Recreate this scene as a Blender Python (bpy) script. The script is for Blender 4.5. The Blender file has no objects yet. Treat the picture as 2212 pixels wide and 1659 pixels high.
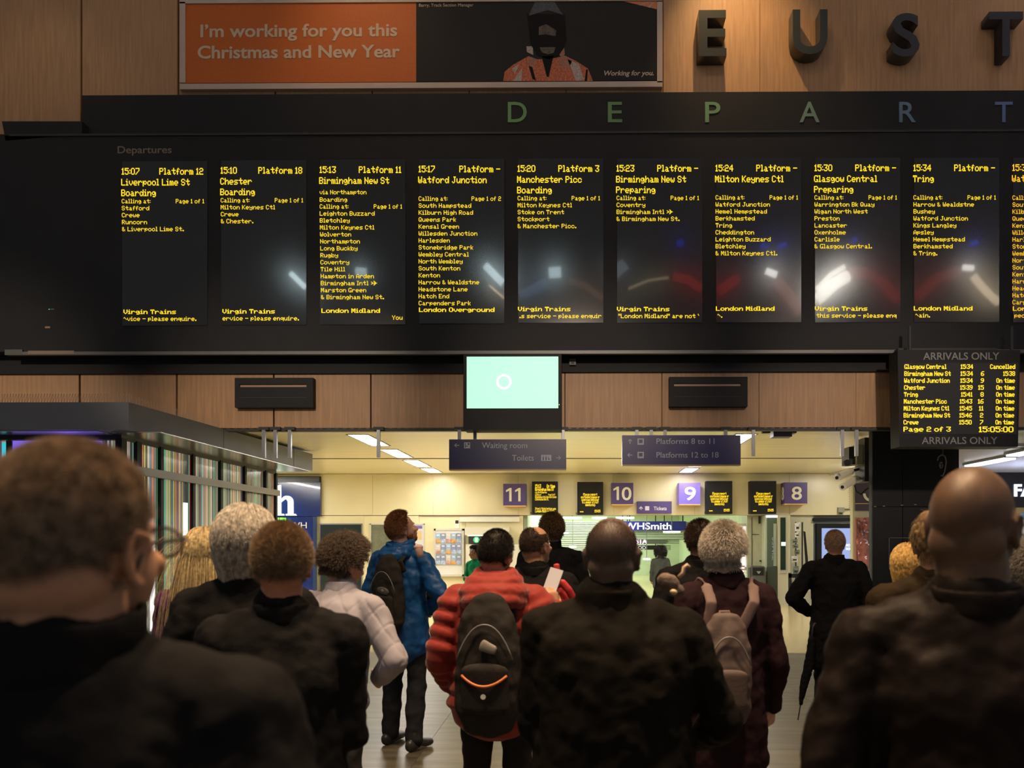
import bpy, bmesh, math, random
import numpy as np
from mathutils import Vector, Matrix, Euler
random.seed(7); np.random.seed(7)
SC = bpy.context.scene
COL = SC.collection
PI = math.pi
# ------------------------------------------------------------------ camera, world, lights, exposure
W_, H_ = 2212, 1659
F, PX, PY, CH = 1900.0, 1225.0, 1168.0, 1.65
TH = math.radians(0.6)
cam = bpy.data.objects.new('camera', bpy.data.cameras.new('camera')); COL.objects.link(cam)
cam.location = (0, 0, CH); cam.rotation_euler = (PI / 2, 0, TH)
cam.data.sensor_width = 36; cam.data.lens = F / W_ * 36
cam.data.shift_x = -(PX - W_ / 2) / W_; cam.data.shift_y = (PY - H_ / 2) / W_
cam.data.clip_start = 0.05; cam.data.clip_end = 200
cam.data.dof.use_dof = True; cam.data.dof.focus_distance = 12.0; cam.data.dof.aperture_fstop = 4.0
SC.camera = cam
SC.view_settings.view_transform = 'Standard'; SC.view_settings.look = 'None'
SC.view_settings.gamma = 1.0; SC.view_settings.exposure = 0.0
SC.view_settings.use_curve_mapping = False
wd = bpy.data.worlds.new('dim_hall'); SC.world = wd; wd.use_nodes = True
wd.node_tree.nodes['Background'].inputs[0].default_value = (1.0, 0.98, 0.97, 1)
wd.node_tree.nodes['Background'].inputs[1].default_value = 0.17

def area(name, loc, rot, size, power, color=(1, 1, 1), sy=None, spread=180):
    l = bpy.data.lights.new(name, 'AREA'); l.energy = power; l.color = color
    l.shape = 'RECTANGLE'; l.size = size; l.size_y = sy or size; l.spread = math.radians(spread)
    o = bpy.data.objects.new(name, l); COL.objects.link(o); o.location = loc; o.rotation_euler = rot
    return o
def spot(name, loc, target, power, color, ang=60, blend=1.0, r=0.1):
    l = bpy.data.lights.new(name, 'SPOT'); l.energy = power; l.color = color
    l.spot_size = math.radians(ang); l.spot_blend = blend; l.shadow_soft_size = r
    o = bpy.data.objects.new(name, l); COL.objects.link(o); o.location = loc
    o.rotation_euler = (Vector(target) - Vector(loc)).to_track_quat('-Z', 'Y').to_euler()
    return o
WARM = (1.0, 0.66, 0.38)
# high warm down-lights of the hall, over and ahead of the waiting people
for i, (x, y, pw) in enumerate([(-1.3, 1.9, 150), (1.3, 2.7, 130), (-0.3, 4.6, 90)]):
    area('hall_downlight', (x, y, 8.0), (0, 0, 0), 0.5, pw, WARM, spread=80)
# wall washer lamps above the lettering, each a warm pool on the timber
area('hall_flood', (-1.0, 3.0, 15.0), (math.radians(46), 0, 0), 3.0, 130, (1.0, 0.66, 0.36), 1.0)
for x in (-9.0, -4.5, 0.0, 4.5, 9.0):
    spot('hall_spotlight', (x, 1.0, 6.7), (x, 13.5, 3.7), 2500, (1.0, 0.78, 0.60), 22, 1.0, 0.2)
spot('wall_washer', (2.1, 11.9, 11.6), (2.6, 13.5, 8.8), 520, (1.0, 0.64, 0.30), 58, 1.0, 0.06)
spot('wall_washer', (-3.6, 11.4, 11.6), (-3.0, 13.5, 8.6), 110, (1.0, 0.66, 0.36), 70, 1.0, 0.1)
spot('wall_washer', (-8.6, 11.6, 11.0), (-8.2, 13.5, 7.6), 35, (1.0, 0.66, 0.36), 70, 1.0, 0.1)
spot('wall_washer', (6.9, 11.9, 11.9), (7.0, 13.5, 8.2), 60, (0.80, 0.62, 0.62), 60, 1.0, 0.1)

# ------------------------------------------------------------------ helpers
def P(px, py, Y):
    u = (px - PX) / F; d = Y / (math.cos(TH) + u * math.sin(TH))
    return (d * (u * math.cos(TH) - math.sin(TH)), Y, CH + (PY - py) / F * d)
def PXX(px, Y): return P(px, PY, Y)[0]
def PZ(py, Y, px=1225): return P(px, py, Y)[2]
def PS(Y): return Y / F            # metres per pixel

MATS = {}
def mat(name, color, rough=0.6, metal=0.0, emit=None, es=0.0, var=0.0, vscale=8.0, stretch=(1, 1, 1), bump=0.0,
        bscale=60.0, spec=0.5, coat=0.0, sheen=0.0, alpha=1.0, trans=0.0, rand=0.0, nosample=False, col2=None):
    if name in MATS: return MATS[name]
    m = bpy.data.materials.new(name); m.use_nodes = True; MATS[name] = m
    nt = m.node_tree; b = nt.nodes['Principled BSDF']; L = nt.links
    b.inputs['Base Color'].default_value = (*color, 1); b.inputs['Roughness'].default_value = rough
    b.inputs['Metallic'].default_value = metal; b.inputs['Specular IOR Level'].default_value = spec
    b.inputs['Coat Weight'].default_value = coat; b.inputs['Sheen Weight'].default_value = sheen
    b.inputs['Alpha'].default_value = alpha; b.inputs['Transmission Weight'].default_value = trans
    if emit: b.inputs['Emission Color'].default_value = (*emit, 1); b.inputs['Emission Strength'].default_value = es
    tc = nt.nodes.new('ShaderNodeTexCoord'); mp = nt.nodes.new('ShaderNodeMapping')
    L.new(tc.outputs['Object'], mp.inputs['Vector']); mp.inputs['Scale'].default_value = stretch
    if var or rand:
        nz = nt.nodes.new('ShaderNodeTexNoise'); nz.inputs['Scale'].default_value = vscale; nz.inputs['Detail'].default_value = 6
        L.new(mp.outputs[0], nz.inputs['Vector'])
        mx = nt.nodes.new('ShaderNodeMix'); mx.data_type = 'RGBA'
        c2 = col2 or tuple(c * (1 - var) for c in color)
        c1 = color if col2 else tuple(min(1, c * (1 + var)) for c in color)
        mx.inputs[6].default_value = (*c2, 1); mx.inputs[7].default_value = (*c1, 1)
        rp = nt.nodes.new('ShaderNodeMapRange'); rp.inputs[1].default_value = .32; rp.inputs[2].default_value = .68
        L.new(nz.outputs[0], rp.inputs[0]); L.new(rp.outputs[0], mx.inputs[0])
        out = mx.outputs[2]
        if rand:
            oi = nt.nodes.new('ShaderNodeObjectInfo'); hs = nt.nodes.new('ShaderNodeHueSaturation')
            r2 = nt.nodes.new('ShaderNodeMapRange'); r2.inputs[3].default_value = 1 - rand; r2.inputs[4].default_value = 1 + rand
            L.new(oi.outputs['Random'], r2.inputs[0]); L.new(r2.outputs[0], hs.inputs['Value']); L.new(out, hs.inputs['Color']); out = hs.outputs[0]
        L.new(out, b.inputs['Base Color'])
    if bump:
        n2 = nt.nodes.new('ShaderNodeTexNoise'); n2.inputs['Scale'].default_value = bscale; n2.inputs['Detail'].default_value = 5
        L.new(mp.outputs[0], n2.inputs['Vector'])
        bp = nt.nodes.new('ShaderNodeBump'); bp.inputs['Strength'].default_value = bump; bp.inputs['Distance'].default_value = .01
        L.new(n2.outputs[0], bp.inputs['Height']); L.new(bp.outputs[0], b.inputs['Normal'])
    if nosample: m.cycles.emission_sampling = 'NONE'
    return m
def emis(name, color, s): return mat(name, tuple(c * .3 for c in color), .5, emit=color, es=s, nosample=True)

def tag(o, label=None, cat=None, group=None, kind=None):
    if label: o['label'] = label
    if cat: o['category'] = cat
    if group: o['group'] = group
    if kind: o['kind'] = kind
    return o
def link(name, me, parent=None, m=None):
    o = bpy.data.objects.new(name, me); COL.objects.link(o)
    if parent is not None: o.parent = parent
    if m is not None and me is not None and not me.materials:
        me.materials.append(m)
    return o
def empty(name, loc=(0, 0, 0), rz=0, label=None, cat=None, group=None, kind=None):
    o = bpy.data.objects.new(name, None); COL.objects.link(o); o.location = loc; o.rotation_euler = (0, 0, rz)
    o.empty_display_size = .1
    return tag(o, label, cat, group, kind)

class MB:
    """collects geometry of ONE mesh; optional material index per face"""
    def __init__(s): s.v = []; s.f = []; s.mi = []; s.cur = 0; s.smooth = False
    def add(s, vs, fs):
        n = len(s.v); s.v += [tuple(v) for v in vs]; s.f += [tuple(i + n for i in f) for f in fs]; s.mi += [s.cur] * len(fs)
    def box(s, x0, x1, y0, y1, z0, z1):
        s.add([(x0, y0, z0), (x1, y0, z0), (x1, y1, z0), (x0, y1, z0), (x0, y0, z1), (x1, y0, z1), (x1, y1, z1), (x0, y1, z1)],
              [(0, 3, 2, 1), (4, 5, 6, 7), (0, 1, 5, 4), (1, 2, 6, 5), (2, 3, 7, 6), (3, 0, 4, 7)]); return s
    def bev(s, x0, x1, y0, y1, z0, z1, b=.004):
        """box with a chamfered front (-y) face"""
        s.add([(x0, y0 + b, z0), (x1, y0 + b, z0), (x1, y1, z0), (x0, y1, z0), (x0, y0 + b, z1), (x1, y0 + b, z1), (x1, y1, z1), (x0, y1, z1),
               (x0 + b, y0, z0 + b), (x1 - b, y0, z0 + b), (x1 - b, y0, z1 - b), (x0 + b, y0, z1 - b)],
              [(0, 3, 2, 1), (4, 5, 6, 7), (8, 9, 10, 11), (1, 2, 6, 5), (2, 3, 7, 6), (3, 0, 4, 7), (0, 1, 9, 8), (1, 5, 10, 9), (5, 4, 11, 10), (4, 0, 8, 11)]); return s
    def pbox(s, a, b, y0, y1, fy=None):
        """box from pixel corner a to pixel corner b on its front plane y0"""
        p = P(a[0], a[1], fy or y0); q = P(b[0], b[1], fy or y0)
        m = (a[0] + b[0]) / 2; za, zb = P(m, a[1], fy or y0)[2], P(m, b[1], fy or y0)[2]
        s.box(min(p[0], q[0]), max(p[0], q[0]), y0, y1, min(za, zb), max(za, zb)); return s
    def prism(s, pts, y0, y1):
        """polygon in xz, thickness y0..y1 (pts counter-clockwise seen from -y)"""
        n = len(pts)
        s.add([(x, y0, z) for x, z in pts] + [(x, y1, z) for x, z in pts],
              [tuple(range(n)), tuple(range(2 * n - 1, n - 1, -1))] + [(i, i + n, (i + 1) % n + n, (i + 1) % n) for i in range(n)]); return s
    def pprism(s, pts, y0, y1): return s.prism([(P(a, b, y0)[0], P(a, b, y0)[2]) for a, b in pts], y0, y1)
    def tube(s, pts, r, seg=10, cap=True):
        pts = [Vector(p) for p in pts]; n = len(pts); rs = r if isinstance(r, (list, tuple)) else [r] * n
        rings = []; up = None
        for i, p in enumerate(pts):
            t = (pts[min(i + 1, n - 1)] - pts[max(i - 1, 0)]).normalized()
            if up is None: up = Vector((0, 0, 1)) if abs(t.z) < .9 else Vector((0, 1, 0))
            a = t.cross(up).normalized(); up = a.cross(t).normalized(); b = up
            rr = rs[i]; rx, ry = (rr, rr) if not isinstance(rr, tuple) else rr
            rings.append([p + a * (math.cos(2 * PI * k / seg) * rx) + b * (math.sin(2 * PI * k / seg) * ry) for k in range(seg)])
        vs = [v for R in rings for v in R]; fs = []
        for i in range(n - 1):
            for k in range(seg):
                fs.append((i * seg + k, i * seg + (k + 1) % seg, (i + 1) * seg + (k + 1) % seg, (i + 1) * seg + k))
        if cap: fs += [tuple(range(seg - 1, -1, -1)), tuple((n - 1) * seg + k for k in range(seg))]
        s.add(vs, fs); return s
    def build(s, name, m=None, parent=None, smooth=False):
        me = bpy.data.meshes.new(name); me.from_pydata(s.v, [], s.f)
        ms = m if isinstance(m, (list, tuple)) else [m]
        for x in ms:
            if x: me.materials.append(x)
        if len(ms) > 1: me.polygons.foreach_set('material_index', s.mi)
        if smooth or s.smooth: me.polygons.foreach_set('use_smooth', [True] * len(me.polygons))
        me.update(); o = bpy.data.objects.new(name, me); COL.objects.link(o)
        if parent is not None: o.parent = parent
        return o

def text(name, s, px, py, cap, Y, m, parent=None, ext=.003, align='LEFT', off=0.0, shear=0.0, wpx=None, world=None, rot=(PI / 2, 0, 0), spacing=1.0):
    """real raised letters; (px,py) = left (or right/centre) end of the baseline, cap = cap height in px"""
    c = bpy.data.curves.new(name, 'FONT'); c.body = s; c.align_x = align; c.extrude = ext; c.offset = off; c.shear = shear
    c.space_character = spacing; c.resolution_u = 4
    o = bpy.data.objects.new(name, c); COL.objects.link(o)
    dg = bpy.context.evaluated_depsgraph_get(); dg.update()
    me = bpy.data.meshes.new_from_object(o.evaluated_get(dg)); bpy.data.objects.remove(o); bpy.data.curves.remove(c)
    n = len(me.vertices); co = np.zeros(n * 3); me.vertices.foreach_get('co', co); co = co.reshape(-1, 3)
    co[:, 0] -= co[:, 0].min() if align == 'LEFT' else 0
    capm = cap * PS(Y) if world is None else cap
    k = capm / 0.729
    sx = k
    if wpx:
        w = co[:, 0].max() - co[:, 0].min(); sx = wpx * (PS(Y) if world is None else 1) / w
    co[:, 0] *= sx; co[:, 1] *= k
    # text plane -> facing -y
    new = np.stack([co[:, 0], -co[:, 2], co[:, 1]], 1)
    me.vertices.foreach_set('co', new.ravel()); me.update()
    me.materials.clear(); me.materials.append(m); me.name = name
    o = bpy.data.objects.new(name, me); COL.objects.link(o)
    o.location = P(px, py, Y) if world is None else world
    if parent is not None: o.parent = parent; o.matrix_parent_inverse = Matrix.Identity(4); o.location = Vector(o.location) - Vector(parent.location)
    return o

FONT = {' ': '0000', '"': '070007', '&': '3649562050', '-': '0808080808', '.': '6060', ':': '24', '0': '3E4141413E', '1': '427F40', '2': '7249494946',
 '3': '2141494D33', '4': '1814127F10', '5': '2745454539', '6': '3C4A494931', '7': '4121110907', '8': '3649494936', '9': '464949291E',
 'A': '7C1211127C', 'B': '7F49494936', 'C': '3E41414122', 'D': '7F4141413E', 'E': '7F49494941', 'F': '7F09090901', 'G': '3E41415173', 'H': '7F0808087F',
 'I': '417F41', 'J': '2040413F01', 'K': '7F08142241', 'L': '7F40404040', 'M': '7F021C027F', 'N': '7F0408107F', 'O': '3E4141413E', 'P': '7F09090906',
 'Q': '3E4151215E', 'R': '7F09192946', 'S': '2649494932', 'T': '03017F0103', 'U': '3F4040403F', 'V': '1F2040201F', 'W': '3F4038403F', 'Y': '0304780403',
 'a': '2054547840', 'b': '7F28444438', 'c': '3844444428', 'd': '384444287F', 'e': '3854545418', 'f': '087E0902', 'g': '18A4A49C78', 'h': '7F08040478',
 'i': '447D40', 'j': '2040403D', 'k': '7F102844', 'l': '417F40', 'm': '7C04780478', 'n': '7C08040478', 'o': '3844444438', 'p': 'FC18242418',
 'q': '18242418FC', 'r': '7C08040408', 's': '4854545424', 't': '04043F4424', 'u': '3C4040207C', 'v': '1C2040201C', 'w': '3C4030403C', 'x': '4428102844',
 'y': '4C9090907C', 'z': '4464544C44', '~': '22141C08496B3E1C0808', '^': '0402040810', ',': '8070'}
def led_cols(s):
    cols = []
    for ch in s:
        h = FONT.get(ch, '7F7F'); cols += [int(h[i:i + 2], 16) for i in range(0, len(h), 2)] + [0]
    return cols[:-1]
def led(mb, s, px, py, Y, cw, rh, right=False, bold=0.0, clip=None):
    """dot matrix line: px = left (right) edge, py = centre of the capitals; cw/rh = dot pitch in px"""
    cols = led_cols(s); k = PS(Y)
    x0 = px - len(cols) * cw if right else px
    for r in range(8):
        run = None
        for c in range(len(cols) + 1):
            on = c < len(cols) and (cols[c] >> r) & 1
            if on and run is None: run = c
            if not on and run is not None:
                a = x0 + run * cw - bold * cw * .5; b = x0 + c * cw + bold * cw * .5 - cw * .12
                t = py + (r - 3.5) * rh - bold * rh * .12; u = py + (r - 2.5) * rh + bold * rh * .12
                p = P(a, u, Y); q = P(b, t, Y)
                mb.add([(p[0], Y, p[2]), (q[0], Y, p[2]), (q[0], Y, q[2]), (p[0], Y, q[2])], [(0, 1, 2, 3)]); run = None
# ------------------------------------------------------------------ materials
M_wood = mat('oak_veneer', (.40, .225, .105), .5, var=.16, vscale=26, stretch=(1, 1, .06), rand=.06, bump=.05, bscale=180)
M_black = mat('black_cladding', (.017, .0176, .019), .6, var=.1, vscale=3, spec=.2)
M_blackg = mat('black_gloss', (.028, .028, .03), .18, coat=.3)
M_dark = mat('dark_metal', (.035, .035, .036), .5, spec=.3, metal=.0)
M_grey = mat('grey_metal', (.22, .23, .24), .35, metal=.6)
M_greyp = mat('grey_paint', (.115, .12, .13), .5, var=.06, vscale=4)
M_cream = mat('cream_panel', (.80, .73, .46), .30, var=.03, vscale=1.5)
M_white = mat('white_paint', (.80, .78, .66), .4, var=.03)
M_ceil = mat('cream_ceiling', (.86, .79, .54), .28, var=.05, vscale=2, stretch=(.2, 4, 1))
M_purple = mat('purple_sign', (.085, .055, .22), .4)
M_navy = mat('navy_sign', (.018, .020, .075), .32)
M_signtxt = mat('sign_grey_text', (.36, .39, .45), .5)
M_numtxt = mat('number_cream', (.80, .78, .62), .5)
M_led = emis('amber_led', (1.0, .68, .015), 1.15)
M_led2 = emis('deep_amber_led', (1.0, .52, .01), 1.1)
M_lamp = mat('tube_diffuser', (.9, .9, .9), .5, emit=(1.0, .96, .93), es=26.0)
M_glass = mat('clear_glass', (.9, .95, .93), .03, alpha=.14, spec=.6)
M_mint = emis('mint_screen', (.50, 1.0, .73), .98)
M_whiteglow = emis('white_glow', (1, 1, 1), 1.6)
M_wlabel = mat('print_white', (.62, .56, .48), .6)

# ------------------------------------------------------------------ floor
YW, YB = 13.5, 23.2       # timber front / back wall of the inner concourse
def floor_mat(name, c1, c2, sc, st, rough):
    m = mat(name, c1, rough, var=.3, vscale=sc, stretch=st, col2=c2, bump=.015, bscale=5)
    return m
M_fl1 = floor_mat('streaked_stone', (.145, .13, .09), (.05, .046, .032), 1.3, (.9, 5.5, 1), .34)
M_fl2 = floor_mat('pale_terrazzo', (.66, .54, .28), (.58, .47, .24), 30, (1, 1, 1), .16)
hall_floor = MB().box(-13, 13, -8, 12.94, -.2, 0).build('floor', mat('grout', (.08, .08, .07), .7))
tag(hall_floor, kind='structure')
tile = MB().bev(0, 1.19, 0, 1.19, 0, .01, .001).build('tile', M_fl1, hall_floor)
tile.data.transform(Matrix.Identity(4))
me_t = bpy.data.meshes.new('tile'); me_t.from_pydata([(0, 0, 0), (1.199, 0, 0), (1.199, 1.199, 0), (0, 1.199, 0), (.001, .001, .004), (1.198, .001, .004), (1.198, 1.198, .004), (.001, 1.198, .004)], [],
    [(4, 5, 6, 7), (0, 1, 5, 4), (1, 2, 6, 5), (2, 3, 7, 6), (3, 0, 4, 7)]); me_t.materials.append(M_fl1)
bpy.data.objects.remove(tile)
for i in range(-5, 6):
    for j in range(1, 11):
        o = bpy.data.objects.new('tile', me_t); COL.objects.link(o); o.parent = hall_floor; o.location = (i * 1.2, 12.94 - j * 1.2, -.0)
fl2 = MB().box(-13, 13, 12.94, 52, -.2, .004).build('floor_concourse', M_fl2); tag(fl2, kind='structure')

# ------------------------------------------------------------------ timber front wall over the opening
wallf = MB().box(-11, 11, YW + .06, YW + .5, 3.40, 12.5).build('wall_front', mat('wall_core', (.02, .018, .016), .8)); tag(wallf, kind='structure')
PW = 209.2 * PS(YW)
zU0, zU1 = PZ(285, YW), PZ(-120, YW)
zL0, zL1 = PZ(924.5, YW), PZ(735, YW)
def panel(x0, x1, z0, z1, parent, m=M_wood, y=YW, t=.05, g=.004, name='panel'):
    mb = MB().bev(0, x1 - x0 - 2 * g, 0, t, 0, z1 - z0 - 2 * g, .003); o = mb.build(name, m, parent); o.location = (x0 + g, y, z0 + g); return o
for k in range(-2, 12):
    xa = PXX(177 + 209.2 * k, YW); panel(xa, xa + PW, zU0, zU1, wallf)
for k in range(-2, 12):
    xa = PXX(173.5 + 209.4 * k, YW); panel(xa, xa + PW, zL0, zL1, wallf)
# steel rail and lip under the timber
tr = MB().box(-11, 11, YW - .02, YW + .10, 3.335, 3.372).build('trim_1', M_dark); tag(tr, kind='structure')
trb = MB()
for i in range(150):
    x = -9 + i * .12; trb.box(x, x + .045, YW + .02, YW + .05, 3.372, 3.392)
trb.build('slot_strip', M_grey, tr)['kind'] = 'stuff'

# ------------------------------------------------------------------ inner ceiling of fine metal strips
ZC = 3.42
ceil = MB().box(-13, 13, YW + .1, 24, ZC + .03, ZC + .2).build('ceiling', M_dark); tag(ceil, kind='structure')
LAMPY = [(14.6, 16.3), (17.0, 18.65), (19.3, 20.95), (21.45, 22.75)]
LAMPX = [(-3.80, -3.48), (2.66, 2.98)]
sl = MB(); y = YW + .12; i = 0
while y < 23.2:
    xs = [(-13, 13)]
    if any(a - .05 < y < b + .02 for a, b in LAMPY):
        xs = [(-13, -3.82), (-3.46, 2.64), (3.0, 13)]
    for a, b in xs: sl.box(a, b, y, y + .094, ZC, ZC + .012)
    y += .10
so = sl.build('slat', M_ceil, ceil); so['kind'] = 'stuff'
MB().box(-13, 13, 18.86, 18.90, ZC - .012, ZC).build('dark_joint', M_dark, ceil)
for (x0, x1) in LAMPX:
    for (y0, y1) in LAMPY:
        r = empty('ceiling_light', ((x0 + x1) / 2, (y0 + y1) / 2, ZC), label=('recessed bright strip light in the left diagonal row of the cream ceiling' if x0 < 0 else 'recessed bright strip light in the right row behind the platforms sign'), cat='ceiling light', group=('left row of ceiling lights' if x0 < 0 else 'right row of ceiling lights'))
        w, l = x1 - x0, y1 - y0
        h = MB(); h.box(-w / 2 - .03, -w / 2, -l / 2, l / 2, -.01, .09); h.box(w / 2, w / 2 + .03, -l / 2, l / 2, -.01, .09); h.box(-w / 2 - .03, w / 2 + .03, -l / 2 - .03, -l / 2, -.01, .09); h.box(-w / 2 - .03, w / 2 + .03, l / 2, l / 2 + .03, -.01, .09)
        h.build('frame', M_grey, r); MB().box(-w / 2, w / 2, -l / 2, l / 2, .02, .04).build('diffuser', M_lamp, r)
labs = ['nearest and partly shaded strip light of the left ceiling row', 'second strip light of the left ceiling row from the timber wall', 'third strip light of the left ceiling row', 'farthest strip light of the left ceiling row, beside the cream wall',
        'strip light half hidden above the platforms sign', 'second strip light of the right row, behind the platforms sign', 'third strip light of the right row, behind the platforms sign', 'farthest strip light of the right row, just below the platforms sign']
for o, l in zip([o for o in COL.objects if o.name.startswith('ceiling_light')], labs): o['label'] = l; del o['group']
area('tube_and_fill_light', (-.3, 17.5, ZC - .03), (0, 0, 0), .3, 200, (1, .96, .9), 6)  # added fill light under the ceiling, hidden behind the hanging signs
for x in (-8.5, 7.0):     # added fill lights at ceiling height, over the kiosk and the far shops
    area('tube_and_fill_light', (x, 18.5, ZC - .03), (0, 0, 0), .3, 380, (1, .96, .9), 6)
area('corridor_fill', (.5, 38.5, 2.9), (0, 0, 0), 4, 300, (.92, 1, .9), 6)  # added fill lights that brighten the passage
area('corridor_fill', (.5, 29, 2.9), (0, 0, 0), 3, 420, (.92, 1, .9), 8)
area('niche_tubes', (4.9, 25, 2.2), (0, 0, 0), .5, 14, (1, .96, .86), 1.0)

# ------------------------------------------------------------------ back wall with panels
zB = PZ(1113, YB)         # bottom of the number band
wb = MB(); wb.box(-13, 13, YB + .05, YB + .3, zB, ZC); wb.box(-13, PXX(1130, YB), YB + .05, YB + .3, 0, zB)
wallb = wb.build('wall_back', mat('wall_core_pale', (.25, .22, .14), .8)); tag(wallb, kind='structure')
xs = [560, 690, 805, 935, 1120, 1325, 1500, 1705, 1882]
for a, b in zip(xs[:-1], xs[1:]):
    panel(PXX(a, YB), PXX(b, YB), zB, ZC - .005, wallb, M_cream, YB, .05, .002)
xs = [560, 690, 786, 906, 1006, 1130]
for a, b in zip(xs[:-1], xs[1:]):
    panel(PXX(a, YB), PXX(b, YB), 0.0, zB - .012, wallb, M_cream, YB, .05, .002)
MB().box(PXX(905, YB), PXX(1122, YB), YB - .03, YB, zB - .02, zB + .004).build('trim_9', mat('brown_track', (.12, .06, .05), .5))['kind'] = 'structure'
ws = MB().box(-13.3, -13, 12.9, 52, 0, 4).build('wall_left', M_cream); tag(ws, kind='structure')
ws = MB().box(13, 13.3, 12.9, 52, 0, 4).build('wall_right', M_cream); tag(ws, kind='structure')

# ------------------------------------------------------------------ DEPARTURES BOARD
YH, YD, YS = 13.28, 13.10, 13.09      # header plane, display housing plane, screen plane
board = empty('departures_board', (0, YD, PZ(757, YD)), label='long black departures board with ten amber dot-matrix columns above the opening', cat='departure board')
def under(o, root):
    o.parent = root; o.matrix_parent_inverse = Matrix.Translation(root.location).inverted(); return o
def bpart(mb, name, m, smooth=False, root=None):
    return under(mb.build(name, m, None, smooth), root or board)
bpart(MB().pbox((177.5, 200), (2430, 292), YH, YW), 'header_beam', M_black)
dm = MB(); dm.pbox((-60, 287), (2430, 757), YD, YW); bpart(dm, 'housing', M_black)
bpart(MB().pprism([(12, 304), (4, 262), (177, 262), (177, 290), (12, 304)][0:4][::-1], YD, YW), 'end_housing', M_black)
bpart(MB().pbox((20, 283.5), (2430, 288), YD - .02, YH), 'ledge', M_dark)
bpart(MB().pbox((10, 757), (2430, 764), YD - .03, YD + .06), 'lower_trim', mat('trim_dull', (.12, .12, .115), .4))
bpart(MB().pbox((60, 757.5), (160, 764.5), YD - .034, YD - .02), 'painted_lit_trim', mat('trim_beige', (.25, .18, .12), .4))  # lit stretch of the lip, painted as beige and greenish strips
bpart(MB().pbox((10, 755), (48, 764), YD - .034, YD - .02), 'painted_lit_trim', mat('trim_greenish', (.09, .10, .085), .4))
bpart(MB().pbox((-60, 767), (1000, 807), YW - .06, YW), 'lower_beam', M_black); bpart(MB().pbox((1214, 764), (2430, 802.5), YW - .06, YW), 'lower_beam', M_black)
# little status lamps on the blank left end
bpart(MB().pbox((97, 705), (108, 709), YD - .004, YD), 'status_light', mat('dull_amber', (.35, .22, .10), .5))
bpart(MB().pbox((105, 667), (107, 669), YD - .004, YD), 'status_light', emis('green_dot', (.05, .8, .2), .8))
bpart(MB().pbox((109, 667), (117, 668.5), YD - .004, YD), 'status_light', M_grey)
# panes and lettering
def screen_mat():
    m = mat('screen_glass', (.014, .014, .015), .13, spec=.55, coat=.25)
    return m
M_scr = screen_mat()
def gap(l, lines): return [(i, t) for i, t in zip(l, lines)]
A_ = 'Calling at:'
DEP = [
 ('15:07', 'Platform 12', 370, ['Liverpool Lime St', 'Boarding'], 434.5, 'Page 1 of 1', ['Stafford', 'Crewe', 'Runcorn', '& Liverpool Lime St.'], 'Virgin Trains', 673.5, '^vice - please enquire.', 0),
 ('15:10', 'Platform 18', 368, ['Chester', 'Boarding'], 432.5, 'Page 1 of 1', ['Milton Keynes Ctl', 'Crewe', '& Chester.'], 'Virgin Trains', 672.5, 'ervice - please enquire.', 0),
 ('15:13', 'Platform 11', 366.5, ['Birmingham New St', None], 446, 'Page 1 of 1', ['Leighton Buzzard', 'Bletchley', 'Milton Keynes Ctl', 'Wolverton', 'Northampton', 'Long Buckby', 'Rugby', 'Coventry', 'Tile Hill', 'Hampton in Arden', 'Birmingham Intl ~', 'Marston Green', '& Birmingham New St.'], 'London Midland', 671, 'You', 2),
 ('15:17', 'Platform -', 365, ['Watford Junction', None], 429, 'Page 1 of 2', ['South Hampstead', 'Kilburn High Road', 'Queens Park', 'Kensal Green', 'Willesden Junction', 'Harlesden', 'Stonebridge Park', 'Wembley Central', 'North Wembley', 'South Kenton', 'Kenton', 'Harrow & Wealdstne', 'Headstone Lane', 'Hatch End', 'Carpenders Park'], 'London Overground', 669, '', 0),
 ('15:20', 'Platform 3', 364, ['Manchester Picc', 'Boarding'], 428, 'Page 1 of 1', ['Milton Keynes Ctl', 'Stoke on Trent', 'Stockport', '& Manchester Picc.'], 'Virgin Trains', 667.5, '.s service - please enquir', 0),
 ('15:23', 'Platform -', 363.5, ['Birmingham New St', 'Preparing'], 427.5, 'Page 1 of 1', ['Coventry', 'Birmingham Intl ~', '& Birmingham New St.'], 'Virgin Trains', 667.5, '"London Midland" are not \'', 0),
 ('15:24', 'Platform -', 363, ['Milton Keynes Ctl', None], 426.5, 'Page 1 of 1', ['Watford Junction', 'Hemel Hempstead', 'Berkhamsted', 'Tring', 'Cheddington', 'Leighton Buzzard', 'Bletchley', '& Milton Keynes Ctl.'], 'London Midland', 666.5, '^.', 0),
 ('15:30', 'Platform -', 362.5, ['Glasgow Central', 'Preparing'], 426.5, 'Page 1 of 1', ['Warrington Bk Quay', 'Wigan North West', 'Preston', 'Lancaster', 'Oxenholme', 'Carlisle', '& Glasgow Central.'], 'Virgin Trains', 666.5, 'this service - please enq', 1),
 ('15:34', 'Platform -', 362.5, ['Tring', None], 426.5, 'Page 1 of 1', ['Harrow & Wealdstne', 'Bushey', 'Watford Junction', 'Kings Langley', 'Apsley', 'Hemel Hempstead', 'Berkhamsted', '& Tring.'], 'London Midland', 666, '^ain.', 0),
 ('15:37', 'Platform -', 362, ['Watford Junction', None], 427, 'Page 1 of 2', ['South Hampstead', 'Kilburn High Road', 'Queens Park', 'Kensal Green', 'Willesden Junction', 'Harlesden', 'Stonebridge Park', 'Wembley Central', 'North Wembley', 'South Kenton', 'Kenton', 'Harrow & Wealdstne', 'Headstone Lane', 'Hatch End', 'Carpenders Park'], 'London Overground', 666.5, 'people with tick', 1),
]
FONT["'"] = '0304'
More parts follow.
